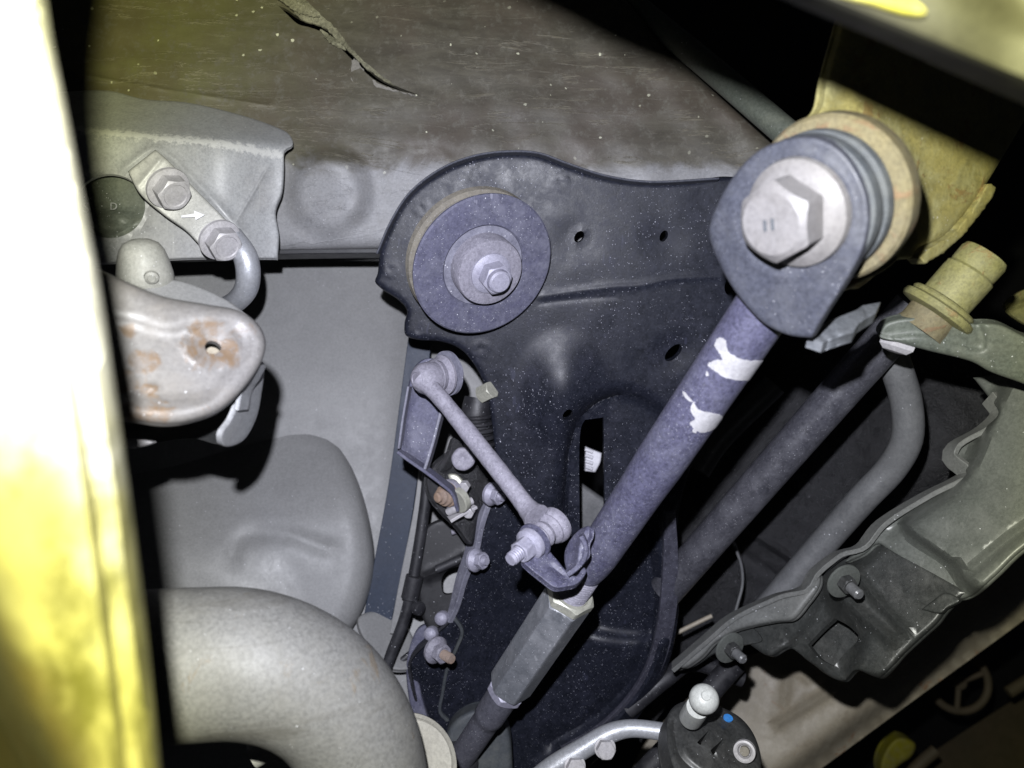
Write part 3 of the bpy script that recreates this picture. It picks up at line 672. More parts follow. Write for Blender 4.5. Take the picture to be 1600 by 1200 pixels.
# ------------------------------------------------------------------ big black plate
bp_ = thing('suspension_plate', 'large dusty black pressed plate with oval holes and a tall slot', 'plate', P(900, 600, .47))
def bp_d(x, y):
    d = plane3((590, 430, .470), (1150, 300, .462), (900, 800, .505))(x, y)
    return d + .02 * sm((y - 800) / 400)
bumps = [ridge([(850, 462), (960, 448), (1000, 446), (1050, 436), (1145, 432)], 5, .0007), ridge([(845, 474), (905, 467), (960, 464)], 4, -.0003),
         dome(880, 610, 80, 105, .009, 0, .0), dome(905, 376, 54, 50, -.0010, 0, .0), dome(1037, 376, 50, 48, -.0010, 0, .0), dome(1052, 552, 56, 40, -.0016, -30, .0),
         ring(905, 370, 12, 3, .001, .8, -50), ring(887, 648, 14, 3, .0015, .7, -30), 
         terrace([(878, 960), (884, 720), (897, 660), (925, 628), (975, 612), (1030, 640), (1060, 720), (1060, 980)], 14, -.010),
         ridge([(880, 905), (884, 760), (892, 690), (908, 655), (935, 628), (965, 618)], 3.2, -.0045), ridge([(1030, 830), (1042, 950), (1020, 1050), (960, 1130), (860, 1200)], 16, .010), ridge([(1010, 830), (1022, 950), (1000, 1040), (940, 1110), (860, 1160)], 9, -.004),
         dome(830, 960, 130, 200, -.012, 20, .2), wavy(.0009, 110, 21), wavy(.00012, 22, 22)]
for (cx, cy) in ((748, 275), (658, 325), (610, 420), (655, 515), (875, 285), (751, 545)): bumps += [ring(cx, cy, 10, 2.0, .0005)]
Hs = [oval(905, 370, 10, 7, -55), oval(1037, 369, 9.5, 6, -65), oval(1052, 551, 17, 8.5, -45), oval(887, 648, 9.5, 6.5, -50),
      [(908, 668), (914, 656, 1), (943, 652, 1), (944, 740), (946, 862, 1), (906, 862, 1)], oval(1142, 448, 10, 14, 10)]
plate_left = [(590, 428), (586, 440), (597, 452), (622, 468), (636, 485), (632, 505), (634, 524), (655, 531), (690, 534), (720, 546), (744, 575), (760, 612), (768, 660), (773, 710), (776, 752), (762, 775), (745, 815), (735, 862), (720, 903), (709, 945), (702, 968), (670, 998), (641, 1030), (644, 1065), (665, 1130), (690, 1180), (700, 1280, 1)]
plate_top = [(590, 428), (594, 395), (610, 352), (640, 305), (690, 268), (745, 247), (800, 240), (840, 243), (880, 257), (940, 276), (1010, 286), (1080, 284), (1140, 276), (1190, 290)]
plate_right = [(1190, 290), (1190, 420), (1150, 560), (1090, 700), (1062, 790), (1056, 870), (1060, 960), (1040, 1050), (990, 1130), (900, 1220), (860, 1280, 1)]
poly = plate_top[:-1] + plate_right + plate_left[::-1][:-1]
sheet('plate_body', poly, bp_d, M['plate'], bp_, holes=Hs, bumps=bumps, thick=.006, roll=.0032, grid=6.5, step=5)
# folded edge that follows the lower left outline
def on_plate(x, y, up=.0015): return P(x, y, float(bp_d(np.array(float(x)), np.array(float(y)))) - up)
ribbon('folded_edge', [on_plate(*q, .001) for q in [(776, 764), (762, 778), (747, 815), (737, 862), (722, 903), (711, 945), (702, 970)]], np.array([.55, -.8, .2]), [.011, .012, .012, .011, .009, .007, .004], .004, M['rim'], bp_)
ribbon('thin_lip', [on_plate(*q, 0) for q in [(702, 968), (670, 998), (642, 1030), (645, 1066), (666, 1130), (690, 1180)]], (0, 1, 0), .009, .002, M['plate_dark'], bp_)
ribbon('weld_seam', [on_plate(*q, .0006) for q in [(708, 962), (722, 985), (714, 1010), (700, 1040), (692, 1080), (688, 1112), (700, 1125)]], (1, 0, 0), .0022, .003, M['ring_dark'], bp_)
ribbon('edge_lip', [on_plate(*q, .001) for q in [(592, 396), (612, 350), (642, 304), (692, 266), (746, 246), (800, 240), (842, 243), (884, 258), (942, 277), (1010, 287), (1120, 282)]], (0, 1, 0), .010, .0012, M['eye'], bp_)

ribbon('side_flange', [on_plate(*q, .006) for q in [(1046, 800), (1047, 870), (1042, 960), (1022, 1040), (985, 1098), (935, 1142), (880, 1172)]], (.6, .2, -.2), [.007, .010, .012, .012, .011, .009, .007], .003, M['ring_violet'], bp_)
# disc bushing
db = thing('bush_disc', 'violet-grey round disc bush with a raised hub on the black plate', 'bush', P(745, 408, .455))
A1 = axis_at(757, 417, 1, 1, 33); O1 = P(757, 417, .440)
lathe('backing_ring', O1 - A1 * .017, A1, [(.030, 0), (.0395, .0005), (.041, .003), (.0402, .0062), (.038, .0075), (.034, .0072)], M['ring_tan'], db, seg=72)
lathe('spacer', O1 - A1 * .010, A1, [(.033, 0), (.036, .0), (.036, .008)], M['rim'], db, seg=72)
dsk = lathe('disc', O1, A1, [(.036, -.0030), (.0400, -.0028), (.0412, -.0016), (.0412, -.0004), (.0402, .0004), (.036, .0006), (.028, .0002), (.0245, .0), (.0236, -.0010), (.0232, -.009)], M['disc'], db, seg=80)
lathe('groove_ring', O1, A1, [(.0233, -.0085), (.0233, -.0080), (.015, -.0080)], M['black'], db)
lathe('hub', O1, A1, [(.0192, -.008), (.0192, .0075), (.0186, .0086), (.0170, .0090), (.0105, .0088)], M['link'], db, seg=64)
bt = hexo('nut', O1 + A1 * .0088, A1, .0150, .0095, M['nut'], db, rot=20, h0=.0012, bore=.0062)
lathe('flange', O1 + A1 * .0086, A1, [(.0115, 0), (.0115, .0012), (.0085, .0030)], M['nut'], bt)
lathe('stud', O1 + A1 * .0170, A1, [(.0062, -.002), (.0062, .0042), (.0052, .0052), (.002, .0054)], M['nut'], bt)
mk('red_mark', *join([sheet_g([(752, 423), (763, 427), (762, 448), (755, 452)], lambda x, y: planeN(O1 + A1 * .0100, A1)(x, y), thick=.0004, grid=4, step=4)]), M['red'], bt)

# ------------------------------------------------------------------ big eye and bolt upper right
A2 = axis_at(1240, 335, -.92, .39, 33); O2 = P(1238, 336, .262)
ey = thing('arm_eye', 'blue-grey forked arm end clamped by a big pale hex bolt', 'arm end', P(1240, 380, .27))
FP = planeN(O2 - A2 * .004, A2)
sheet('front_cheek', [(1108, 362), (1122, 318), (1150, 270), (1185, 236), (1230, 217), (1275, 215), (1315, 236), (1345, 280), (1358, 330), (1350, 385), (1322, 440), (1290, 490), (1268, 528, 1), (1235, 524), (1195, 506), (1158, 468), (1128, 420)], FP, M['eye'], ey,
      thick=.003, roll=.0016, grid=7, step=5, bumps=[wavy(.0005, 40, 4), ring(1238, 336, 96, 6, .0006, 1.03)])
def rg(name, r0, r1, h0, h1, mat, par, off=(0, 0)):
    o_ = O2 + np.array([off[0], 0, off[1]])
    return lathe(name, o_, A2, [(r0, h0)] + rnd(r1, h0, h1, .0008) + [(r0, h1)], mat, par, seg=80)
rg('rubber_ring', .012, .0243, -.0125, -.007, M['ring_dark'], ey)
rg('rubber_groove', .012, .0230, -.0150, -.0125, M['strap'], ey)
rg('rubber_lip', .012, .0246, -.0195, -.0150, M['ring_dark'], ey)
bo = hexo('bolt_head', O2, A2, .0236, .0118, M['bolt_face'], ey, rot=18, h0=.0012, rcf=.86)
lathe('bolt_flange', O2, A2, [(.0165, -.005), (.0182, -.0045), (.0184, -.0035), (.0178, -.0012), (.0150, .0008), (.0130, .0018)], M['bolt_face'], bo, seg=72)
u2, v2, _ = basis(A2)
for q in (-1, 1):
    c_ = O2 + A2 * .0131 + u2 * (q * .0014 - .0006)
    tube('stamped_mark', [c_ - v2 * .0019 - u2 * .0003, c_ + v2 * .0017 + u2 * .0003], .00055, M['ring_dark'], bo, seg=8)
# fork foot under the eye
sheet('fork_fold', [(1266, 520), (1298, 500, 1), (1338, 484, 1), (1348, 477, 1), (1376, 472, 1), (1368, 490, 1), (1342, 506, 1), (1334, 520, 1), (1302, 530, 1), (1286, 536, 1), (1262, 528, 1)], plane3((1270, 525, .290), (1370, 480, .312), (1300, 535, .286)), M['fold'], ey, thick=.004, roll=.0008, grid=5, step=5, bumps=[terrace([(1302, 500), (1345, 482), (1352, 498), (1312, 524)], 4, .0022, 5), ridge([(1280, 522), (1296, 536)], 4, -.0015)])
# yellow arm behind
ya = thing('rusty_crossmember', 'yellowed rusty steel arm behind the eye, half in shadow', 'arm', P(1420, 250, .33))
YD = planeN(O2 - A2 * .0215, A2)
lathe('arm_collar', O2 - A2 * .030, A2, [(.02, 0), (.0282, .0005), (.0288, .002), (.0288, .0075), (.0276, .009), (.023, .0094)], M['ring_yellow'], ya, seg=90)
def ya_d(x, y): return plane3((1290, 200, .300), (1540, 300, .352), (1420, 60, .318))(x, y)
sheet('arm_body', [(1292, 120), (1278, 175), (1235, 205), (1225, 300, 1), (1300, 430, 1), (1335, 452), (1352, 443), (1395, 408), (1425, 402), (1433, 388), (1470, 372), (1510, 330), (1545, 280), (1640, 120, 1), (1640, -150, 1), (1370, -150, 1)], ya_d, M['yellow_steel'], ya, thick=.004, roll=.003, grid=9, step=6,
      bumps=[wavy(.0016, 50, 11), ridge([(1340, 160), (1420, 260), (1430, 380)], 14, .002)])
sheet('arm_flange', [(1438, 404), (1448, 392), (1487, 366), (1515, 335), (1545, 288), (1555, 293), (1528, 338), (1500, 372), (1462, 402), (1445, 412)], lambda x, y: ya_d(x, y) - .003, M['yellow_steel'], ya, thick=.006, roll=.001, grid=6, step=5, rough_edge=.8)
sheet('bent_tab', [(1312, 453, 1), (1352, 430), (1400, 398), (1402, 404), (1385, 420), (1348, 440), (1318, 455)], lambda x, y: ya_d(x, y) - .008, M['ring_yellow'], ya, thick=.004, roll=.001, grid=6, step=5)

# ------------------------------------------------------------------ adjustable bar
RA = P(1185, 492, .312); RB = P(722, 1182, .505)
ab = thing('adjustable_bar', 'long dusty blue-grey bar with white paint flakes and a hex sleeve', 'bar', (RA + RB) / 2)
def along(x, y):
    k = math.hypot(x - 1185, y - 492) / math.hypot(722 - 1185, 1182 - 492)
    i0, i1 = 1 / RA[1], 1 / RB[1]; d = 1 / (i0 + (i1 - i0) * k)
    return P(1185 + (722 - 1185) * k, 492 + (1182 - 492) * k, d)
AX = nrm(RA - RB)
pR = along(909, 903)
s0 = RA + AX * .012
tube('bar_tube', [s0, along(1030, 723), along(1000, 768), along(935, 865), along(924, 881), along(915, 894)], [.0113, .0113, .0107, .0104, .0098, .0086], M['rod'], ab, curve=False, step=.004, seg=48)
V, F = thread_g(pR - AX * .012, AX, .0086, .024, .0017, 36); mk('thread', V, F, M['link'], ab)
c0 = along(893, 928); c1 = along(797, 1071)
hx = hexo('jam_nut', c0 - AX * .0035, AX, .0232, .0052, M['nut_yellow'], ab, rot=12, bore=.0088)
L = float(np.linalg.norm(c0 - AX * .004 - c1))
sl = hexo('hex_sleeve', c1, AX, .0228, L, M['hexsteel'], ab, rot=12, both=True)
hexo('lower_nut', c1 - AX * .0072, AX, .0205, .0068, M['nut'], ab, rot=40, both=True)
tube('lower_rod', [c1 - AX * .004, c1 - AX * .034, c1 - AX * .036, RB - AX * .01], [.0094, .0094, .0084, .0084], M['drive_light'], ab, curve=False, seg=36)
lathe('lower_boot', RB - AX * .004, AX, [(.0125, -.03), (.0125, 0), (.0105, .003), (.0085, .004)], M['rubber'], ab)
def flake(poly_px):
    """paint flake whose outline is laid on the bar where the photograph shows it"""
    q = outline(poly_px, 3.5); a = -AX; v = nrm(-along(1100, 620)); v = nrm(v - a * (v @ a)); u = np.cross(a, v)
    out = []
    for x, y in q:
        ray = nrm(P(x, y, 1.0)); r = .0113
        # nearest hit of the ray with the bar
        w0 = -RA; A_ = ray - a * (ray @ a); B_ = w0 - a * (w0 @ a)
        aa, bb, cc = A_ @ A_, 2 * A_ @ B_, B_ @ B_ - r * r; disc = bb * bb - 4 * aa * cc
        tt = (-bb - math.sqrt(max(disc, 0))) / (2 * aa); p = ray * tt - RA
        out.append(((p @ a) / r, math.atan2(p @ u, p @ v)))
    return out
def flake_mesh(poly_px):
    pl = flake(poly_px); O = [(p[0], p[1]) for p in pl]
    return wrap_g(RA, RB, .0113, [(*p, 1) for p in O], amp=.012)
for pts in ([(1125, 527), (1134, 533), (1138, 548), (1160, 562), (1196, 566), (1180, 590), (1160, 594), (1135, 590), (1122, 583), (1106, 570), (1118, 562), (1128, 562), (1122, 548), (1117, 540)],
            [(1067, 611), (1075, 618), (1083, 628), (1080, 628), (1070, 620)], [(1084, 627), (1092, 640), (1112, 645), (1128, 650), (1120, 665), (1105, 674), (1090, 674), (1078, 660), (1086, 655), (1080, 642)],
            [(1082, 671), (1088, 669), (1087, 676), (1083, 676)], [(1104, 579), (1108, 586), (1104, 587)]):
    V, F = flake_mesh(pts); mk('paint_flake', V, F, M['white_paint'], ab)
# clamp bracket on the bar carrying the link
cl = thing('clamp_bracket', 'folded blue-grey tab clamped round the long bar below the link', 'bracket', P(880, 890, .38))
def cdp(x, y): return plane3((820, 860, .372), (920, 890, .372), (870, 830, .385))(x, y)
sheet('tab', [(829, 868, 1), (846, 852), (868, 872), (884, 892, 1), (900, 900), (912, 886), (916, 893), (902, 912), (884, 917, 1), (868, 918), (850, 906), (816, 874)], cdp, M['rod'], cl, thick=.003, roll=.0008, grid=5, step=4, bumps=[ridge([(862, 885), (884, 902)], 5, -.002)])
sheet('band', [(884, 886), (882, 864), (892, 842), (908, 826), (920, 822), (921, 836), (915, 850), (915, 866), (903, 882), (890, 895)], plane3((884, 886, .371), (920, 822, .366), (882, 850, .378)), M['rod'], cl, thick=.0025, roll=.0008, grid=4, step=4, bumps=[ridge([(902, 880), (906, 850), (915, 828)], 5, .003)])
ribbon('band_edge', [P(886, 896, .364), P(902, 884, .364), P(914, 868, .3625), P(915, 850, .362), P(908, 836, .362)], (.1, 1, .2), .005, .0022, M['rod'], cl)

# ------------------------------------------------------------------ drop link
lk = thing('drop_link', 'thin dusty grey link rod with a ball joint at each end', 'link rod', P(750, 700, .41))
LA = P(661, 592, .425); LB = P(850, 822, .378)
tube('link_rod', [LA, P(672, 604, .423), P(690, 624, .419), P(740, 686, .408), P(800, 762, .392), P(826, 796, .386), P(838, 808, .382)], [.0070, .0052, .0045, .0048, .0046, .0052, .0070], M['link'], lk, step=.003, lump=.012)
Au = axis_at(661, 592, -.9, .15, 55)
lathe('upper_joint', LA - Au * .004, Au, [(.0058, -.006), (.0082, -.004), (.0088, 0), (.0085, .004), (.0073, .0065), (.0055, .0082), (.0042, .0084), (.0040, .0078), (.001, .0078)], M['link'], lk)
lathe('upper_boot', P(682, 588, .434), Au, [(.007, -.008), (.0085, -.006), (.0110, -.0055), (.0112, -.004), (.0085, -.002), (.0095, .001), (.0085, .004)], M['link'], lk)
lathe('upper_stud', P(694, 584, .440), Au, [(.0085, -.007), (.0085, -.004), (.0125, -.0035), (.0125, -.0015), (.005, -.001)], M['rim'], lk)
Al = axis_at(850, 822, -.75, .62, 52)
lathe('lower_joint', P(862, 824, .388), Al, [(.004, -.0055), (.0070, -.0050), (.0090, -.0040), (.0094, -.002), (.0089, 0), (.0080, .0010), (.0081, .0018), (.0070, .0035), (.0045, .0050)], M['link'], lk)
lathe('lower_boot', P(845, 838, .380), Al, [(.006, -.004), (.0066, -.002), (.0056, 0), (.0060, .001), (.005, .003)], M['link'], lk)
nt = hexo('nut', P(826, 852, .370), Al, .0098, .0060, M['nut'], lk, rot=25, h0=.001, bore=.0036)
lathe('flange', P(828, 850, .3715), Al, [(.0075, -.002), (.0078, -.001), (.0075, .0008), (.0055, .0022)], M['nut'], nt)
V, F = thread_g(P(814, 861, .366), Al, .0033, .0080, .0013, 26); mk('stud', V, F, M['nut'], nt)
lathe('ring_washer', P(835, 845, .375), Al, [(.007, -.0012), (.0088, -.001), (.0088, .0004), (.007, .001)], M['rod'], lk)

# bracket holding the upper joint
ub = thing('link_bracket', 'bent dark blue sheet bracket behind the top ball joint', 'bracket', P(660, 650, .45))
BD = plane3((640, 580, .452), (700, 580, .458), (640, 730, .452))
sheet('face', [(650, 572), (668, 560), (690, 565), (704, 580), (702, 604), (690, 650), (672, 720), (668, 738, 1), (640, 720), (624, 708), (630, 660), (638, 610)], BD, M['disc'], ub, thick=.0025, roll=.0008, grid=7, step=5, bumps=[ridge([(636, 612), (628, 700), (664, 730)], 7, .004), wavy(.0005, 30, 7)])
ribbon('edge_flange', [P(704, 580, .452), P(699, 612, .450), P(688, 655, .448), P(676, 700, .448), P(666, 732, .448)], (.1, 1, 0), .010, .0018, M['rim'], ub)
ribbon('foot', [P(624, 704, .446), P(640, 716, .446), P(666, 734, .448), P(690, 752, .452), P(708, 768, .456), P(716, 790, .462)], (.1, 1, .1), .010, .0018, M['disc'], ub)
ribbon('side_lip', [P(640, 604, .446), P(632, 650, .446), P(625, 700, .446)], (.1, 1, .1), .008, .0014, M['rim'], ub)

# ------------------------------------------------------------------ small hardware left of the plate
hw = thing('hose_bracket', 'dusty metal bracket with rusty bolt and pale clip beside the link rod', 'bracket', P(700, 770, .48))
sheet('bracket_body', [(668, 745), (690, 715), (712, 704), (738, 712), (762, 740), (772, 760), (748, 800), (736, 850), (716, 826), (690, 800), (672, 775)], plane3((680, 740, .470), (760, 760, .500), (700, 800, .475)), M['shield'], hw, thick=.003, roll=.002, grid=7, step=5, bumps=[dome(745, 745, 18, 12, .004), wavy(.003, 16, 3), dome(735, 780, 16, 20, .004)])
ax = axis_at(690, 775, -.9, .25, 50)
b1 = lathe('rusty_bolt', P(696, 774, .462), ax, rnd(.0072, -.004, -.001, .0006) + rnd(.0062, -.001, .0020, .0006) + rnd(.0048, .0020, .0042, .0008) + [(.0030, .0044), (.0030, .0065), (.002, .0072)], M['rusty_end'], hw)
lathe('bolt_washer', P(702, 772, .466), ax, rnd(.0088, -.0035, .001, .0008), M['link'], b1)
sheet('pale_clip', [(700, 742), (712, 741), (724, 752), (730, 772), (727, 790), (718, 780), (714, 764), (706, 754)], .466, M['nut_yellow'], hw, thick=.003, roll=.0015, grid=4, step=4)
hexo('small_screw', P(727, 758, .468), axis_at(727, 758, -.3, .4, 30), .006, .004, M['zinc'], hw)
hexo('small_screw', P(734, 798, .470), axis_at(727, 758, -.3, .4, 30), .006, .004, M['zinc'], hw)
ribbon('tail_tab', [P(702, 812, .466), P(722, 800, .468), P(740, 790, .472)], (.2, .9, .4), .008, .002, M['zinc'], hw)
tube('rubber_sleeve', [P(748, 622, .50), P(744, 650, .50), P(750, 690, .505), P(752, 715, .51)], [.009, .0095, .0085, .007], M['rubber'], hw, step=.003, lump=.04)
hexo('pale_plug', P(752, 617, .490), axis_at(752, 617, .6, -.3, 50), .010, .010, M['nut_yellow'], hw, rot=10, both=True)
sheet('clip_body', [(730, 640), (742, 622), (762, 630), (764, 660), (758, 680), (735, 676)], .508, M['shield'], hw, thick=.006, roll=.002, grid=6, step=5)
ribbon('fin', [P(690, 735, .475), P(706, 712, .475), P(714, 690, .48)], (.6, .6, .2), .008, .004, M['shield'], hw)

for k in range(6):
    q = 650 + k * 11
    lathe('rib_ring', P(746 + k * .9, q, .4985), nrm(P(744, 690, .5) - P(740, 630, .497)), rnd(.0102, -.0012, .0012, .0008), M['rubber'], hw, seg=28)
sheet('stamped_ear', [(705, 716), (716, 700), (733, 702), (742, 722), (728, 735), (712, 732)], .462, M['link'], hw, thick=.003, roll=.0015, grid=5, step=4, bumps=[dome(724, 716, 9, 9, -.002)])
lathe('clip_ring', P(716, 782, .462), axis_at(716, 782, -.7, .5, 55), [(.0070, -.003), (.0076, -.0025), (.0076, .001), (.0068, .0014), (.0055, .0012)], M['nut_yellow'], hw)
tube('rod_end', [P(700, 800, .468), P(716, 792, .465), P(738, 782, .468)], [.0022, .0026, .0022], M['zinc'], hw, step=.002)
# nuts on the plate flange
labels = ['violet-grey flange nut on the folded plate edge, just under the link rod', 'violet-grey flange nut on the plate edge, left of the lower ball joint']
def flange_nut(name, x, y, d, ax, mat, s=1.0, stud_mat=None, stud=.006, parent=None):
    kw = dict(parent=parent)
    lathe('flange', P(x, y, d), ax, [(.0105 * s, -.002), (.0108 * s, 0), (.0100 * s, .0008), (.0072 * s, .0028)], mat, parent)
    hexo('hex', P(x, y, d), ax, .0138 * s, .0085 * s, mat, parent, rot=15, h0=.001, bore=.0045 * s)
    V, F = thread_g(P(x, y, d) + ax * (.0085 * s), ax, .0040 * s, stud, .0011, 24); mk('stud', V, F, stud_mat or mat, parent)
for i, (x, y, dx, dy) in enumerate(((770, 772, 1, .35), (744, 875, .9, .1))):
    d = .485 + .008 * i
    t_ = thing('flange_nut', labels[i], 'nut', P(x, y, d), 'nuts holding the plate edge')
    flange_nut('nut', x, y, d, axis_at(x, y, dx, dy, 48), M['nut'], .68, parent=t_, stud=.0025)
tb = thing('stud_bolt', 'dark flange nut with a rusty orange stud end near the pipe flange', 'bolt', P(690, 1020, .51))
flange_nut('b', 682, 1016, .500, axis_at(685, 1018, .85, .5, 45), M['link'], .80, M['rusty_end'], .009, tb)
for i, (x, y, lb) in enumerate(((690, 966, 'upper of two pale round bolt heads behind the plate edge'), (673, 990, 'lower of two pale round bolt heads behind the plate edge'))):
    o = lathe('round_bolt_head', P(x, y, .525), axis_at(x, y, -.3, .2, 20), [(.0045, -.004), (.0047, 0), (.0041, .0023), (.0026, .0037), (.001, .0042)], M['nut']); tag(o, lb, 'bolt', 'bolt heads behind the plate edge')

# dark carrier with slots behind the flange
dc = thing('dark_carrier', 'black curved carrier with slots between the cable and the plate edge', 'carrier', P(680, 880, .54))
sheet('carrier_plate', [(655, 850), (668, 822), (700, 812), (760, 850), (750, 900), (715, 985), (672, 985), (655, 940)], .535, M['panel_dark'], dc, thick=.004, roll=.002, grid=8, step=6, holes=[[(690, 905), (698, 892), (712, 886), (728, 884), (722, 905), (712, 925), (694, 928)]], bumps=[ridge([(668, 900), (690, 890), (725, 872)], 6, .004)])
tube('carrier_rib', [P(682, 890, .529), P(700, 882, .529), P(722, 872, .529)], .0028, M['rubber'], dc, step=.003)
for q in ((706, 818, 730, 806), (705, 832, 726, 826)):
    tube('carrier_edge', [P(q[0], q[1], .528), P(q[2], q[3], .53)], .0018, M['link'], dc)
# navy strap, cable
o = ribbon('navy_strap', [P(662, 480, .575), P(646, 620, .57), P(629, 760, .57), P(608, 880, .57), P(590, 968, .57)], (1, 0, .15), [.016, .018, .020, .021, .020], .003, M['navy']); tag(o, 'flat dark navy strap running down beside the grey panel', 'strap')
o = ribbon('grey_strip', [P(668, 700, .55), P(655, 800, .55), P(635, 900, .55), P(618, 990, .55)], (1, 0, .15), .008, .002, M['panel']); tag(o, 'narrow grey strip between the navy strap and the black cable', 'strip')
cb = thing('black_cable', 'thin black cable hanging left of the dark carrier', 'cable', P(640, 900, .53))
tube('cable', [P(672, 690, .53), P(665, 780, .53), P(650, 880, .53), P(634, 960, .53), P(612, 1020, .53), P(598, 1060, .53)], .0038, M['rubber'], cb, step=.006)
tube('cable_clip', [P(648, 900, .527), P(640, 935, .527)], .0058, M['rubber'], cb)
lathe('clip_nub', P(648, 948, .525), axis_at(648, 948, 1, .4, 50), rnd(.0045, 0, .006, .001), M['rubber'], cb)
o = tube('thin_hose', [P(590, 1055, .55), P(630, 1030, .55), P(665, 1000, .56)], .0022, M['rubber'], step=.006); tag(o, 'short thin black hose crossing above the exhaust bend', 'hose')
o = sheet('small_ledge', [(560, 965), (605, 955), (640, 985), (650, 1040), (610, 1045), (575, 1010)], plane3((560, 965, .56), (650, 985, .57), (600, 1040, .54)), M['panel'], thick=.003, roll=.002, grid=9); tag(o, 'small grey ledge at the foot of the navy strap', 'ledge')
o = sheet('curved_shell', [(655, 980), (680, 975), (660, 1010), (655, 1060), (672, 1130), (700, 1190), (690, 1230), (660, 1180), (640, 1100), (636, 1030)], .545, M['disc'], thick=.003, roll=.002, grid=9); tag(o, 'narrow violet-grey curved shell left of the black plate foot', 'shell')

# ------------------------------------------------------------------ exhaust pipe
ex = thing('exhaust_pipe', 'thick matt grey exhaust pipe bending down at the bottom left', 'exhaust pipe', P(450, 1080, .31))
cpts = [(-60, 1052, .300), (80, 1046, .303), (200, 1042, .306), (300, 1037, .309), (380, 1036, .312), (450, 1054, .316), (510, 1092, .321), (552, 1150, .327), (572, 1215, .333), (580, 1300, .34)]
tube('pipe_bend', [P(*q) for q in cpts], [.0285, .0285, .0287, .0288, .0285, .0275, .0265, .0258, .0255, .0255], M['pipe'], ex, seg=72, step=.003, lump=.0006)
A4 = nrm(P(552, 1150, .327) - P(585, 1310, .345))
fl = lathe('pipe_flange', P(640, 1195, .372), nrm(np.array([.25, -.45, .35])), [(.02, -.004), (.0225, -.003), (.0232, -.001), (.0232, .001), (.0225, .0025), (.0205, .003), (.0195, .0055), (.0185, .006), (.0165, .0058)], M['flange'], ex, seg=80)
o = tube('inner_clip', [P(395, 1180, .36), P(425, 1165, .362), P(450, 1170, .366)], .006, M['strap']); tag(o, 'small blurred clip seen through the inside of the pipe bend', 'clip')
o = sheet('pipe_hanger_block', [(700, 1140), (730, 1112), (760, 1108), (790, 1130), (800, 1180), (790, 1260), (705, 1260)], .515, M['ring_dark'], thick=.012, roll=.004, grid=9); tag(o, 'dark grey block where the lower rod meets the pipe flange', 'block')

# ------------------------------------------------------------------ right-hand side
o = sheet('heat_shield', [(1020, 560, 1), (1300, 520), (1620, 520, 1), (1640, 840, 1), (1400, 950), (1200, 1015), (1090, 1050), (1000, 1160, 1)], plane3((1050, 600, .66), (1500, 600, .60), (1200, 1000, .68)), M['shield'], thick=.003, grid=9, step=10,
          bumps=[dome(1440, 700, 150, 120, .03, -20, .2), wavy(.0012, 7, 31), wavy(.0008, 4.5, 32), ridge([(1170, 830), (1260, 890), (1330, 950)], 6, .006), ridge([(1150, 862), (1240, 915), (1300, 960)], 8, -.004)])
tag(o, 'dark crinkled heat shield behind the tubes on the right', 'heat shield')
ds = thing('cross_tube', 'thick dark dusty tube crossing diagonally behind the long bar', 'tube', P(1220, 720, .48))
tube('tube_body', [P(1430, 478, .43), P(1300, 626, .46), P(1180, 763, .49), P(1040, 923, .53)], [.0112, .0112, .0112, .0112], M['drive'], ds, step=.01, seg=40)
sb = thing('sway_bar', 'smooth grey bent bar on the right, passing under the link arm', 'bar', P(1400, 720, .46))
tube('bar', [P(1380, 520, .455), P(1402, 580, .46), P(1416, 630, .465), P(1417, 685, .47), P(1394, 730, .48), P(1349, 778, .49), P(1300, 833, .505), P(1225, 920, .52), P(1170, 985, .53)], .0088, M['bar'], sb, step=.005, seg=36)
o = ribbon('thin_strip', [P(1147, 850, .60), P(1158, 880, .60), P(1160, 910, .60), P(1150, 950, .60), P(1142, 985, .60)], (.3, 1, 0), .010, .002, M['bar']); tag(o, 'thin bent grey strip hanging under the dark diagonal tube', 'strip')
o = tube('tan_wire', [P(1055, 990, .60), P(1085, 975, .60), P(1112, 962, .60)], .0016, M['tan']); tag(o, 'short tan wire beside the lower right edge of the plate', 'wire')
o = tube('blurred_link', [P(1090, 735, .64), P(1120, 690, .64), P(1210, 600, .63)], .010, M['bar'], step=.01); tag(o, 'short dull link in the gap right of the long bar', 'link')

# link arm and bush
la = thing('lateral_link', 'olive flat arm entering from the right edge with a pale nut beneath', 'arm', P(1500, 540, .38))
LD = plane3((1380, 515, .37), (1600, 540, .36), (1450, 580, .375))
sheet('arm_plate', [(1372, 520), (1382, 506), (1405, 498), (1450, 497), (1500, 505), (1560, 507), (1600, 525), (1720, 570, 1), (1720, 650, 1), (1600, 600), (1545, 580), (1520, 566), (1450, 548), (1405, 536), (1374, 527)], LD, M['link_arm'], la, thick=.006, roll=.002, grid=7, step=5,
      bumps=[terrace([(1372, 523), (1440, 524), (1500, 540), (1535, 546), (1540, 530), (1530, 500), (1500, 480), (1372, 470)], 7, -.003), wavy(.0005, 30, 5)])
nn = lathe('nut', P(1405, 530, .380), nrm(np.array([-.30, .15, -.92])), [(.0088, -.004), (.0090, .001), (.0088, .0040), (.0062, .0062), (.003, .0068)], M['zinc'], la, seg=6)
bu = thing('link_bush', 'stubby yellow-olive bush standing on the link arm, flanged at its foot', 'bush', P(1480, 470, .38))
ba = nrm(P(1535, 405, .366) - P(1438, 515, .376)); bo_ = P(1440, 512, .376)
lathe('neck', bo_, ba, [(.0125, -.002), (.0115, .001), (.0115, .008)], M['ring_yellow'], bu)
lathe('lower_flange', bo_ + ba * .010, ba, [(.010, -.003), (.0170, -.0015), (.0180, 0), (.0176, .0018), (.0150, .003), (.0158, .0042), (.0150, .0052), (.012, .006)], M['boot'], bu)
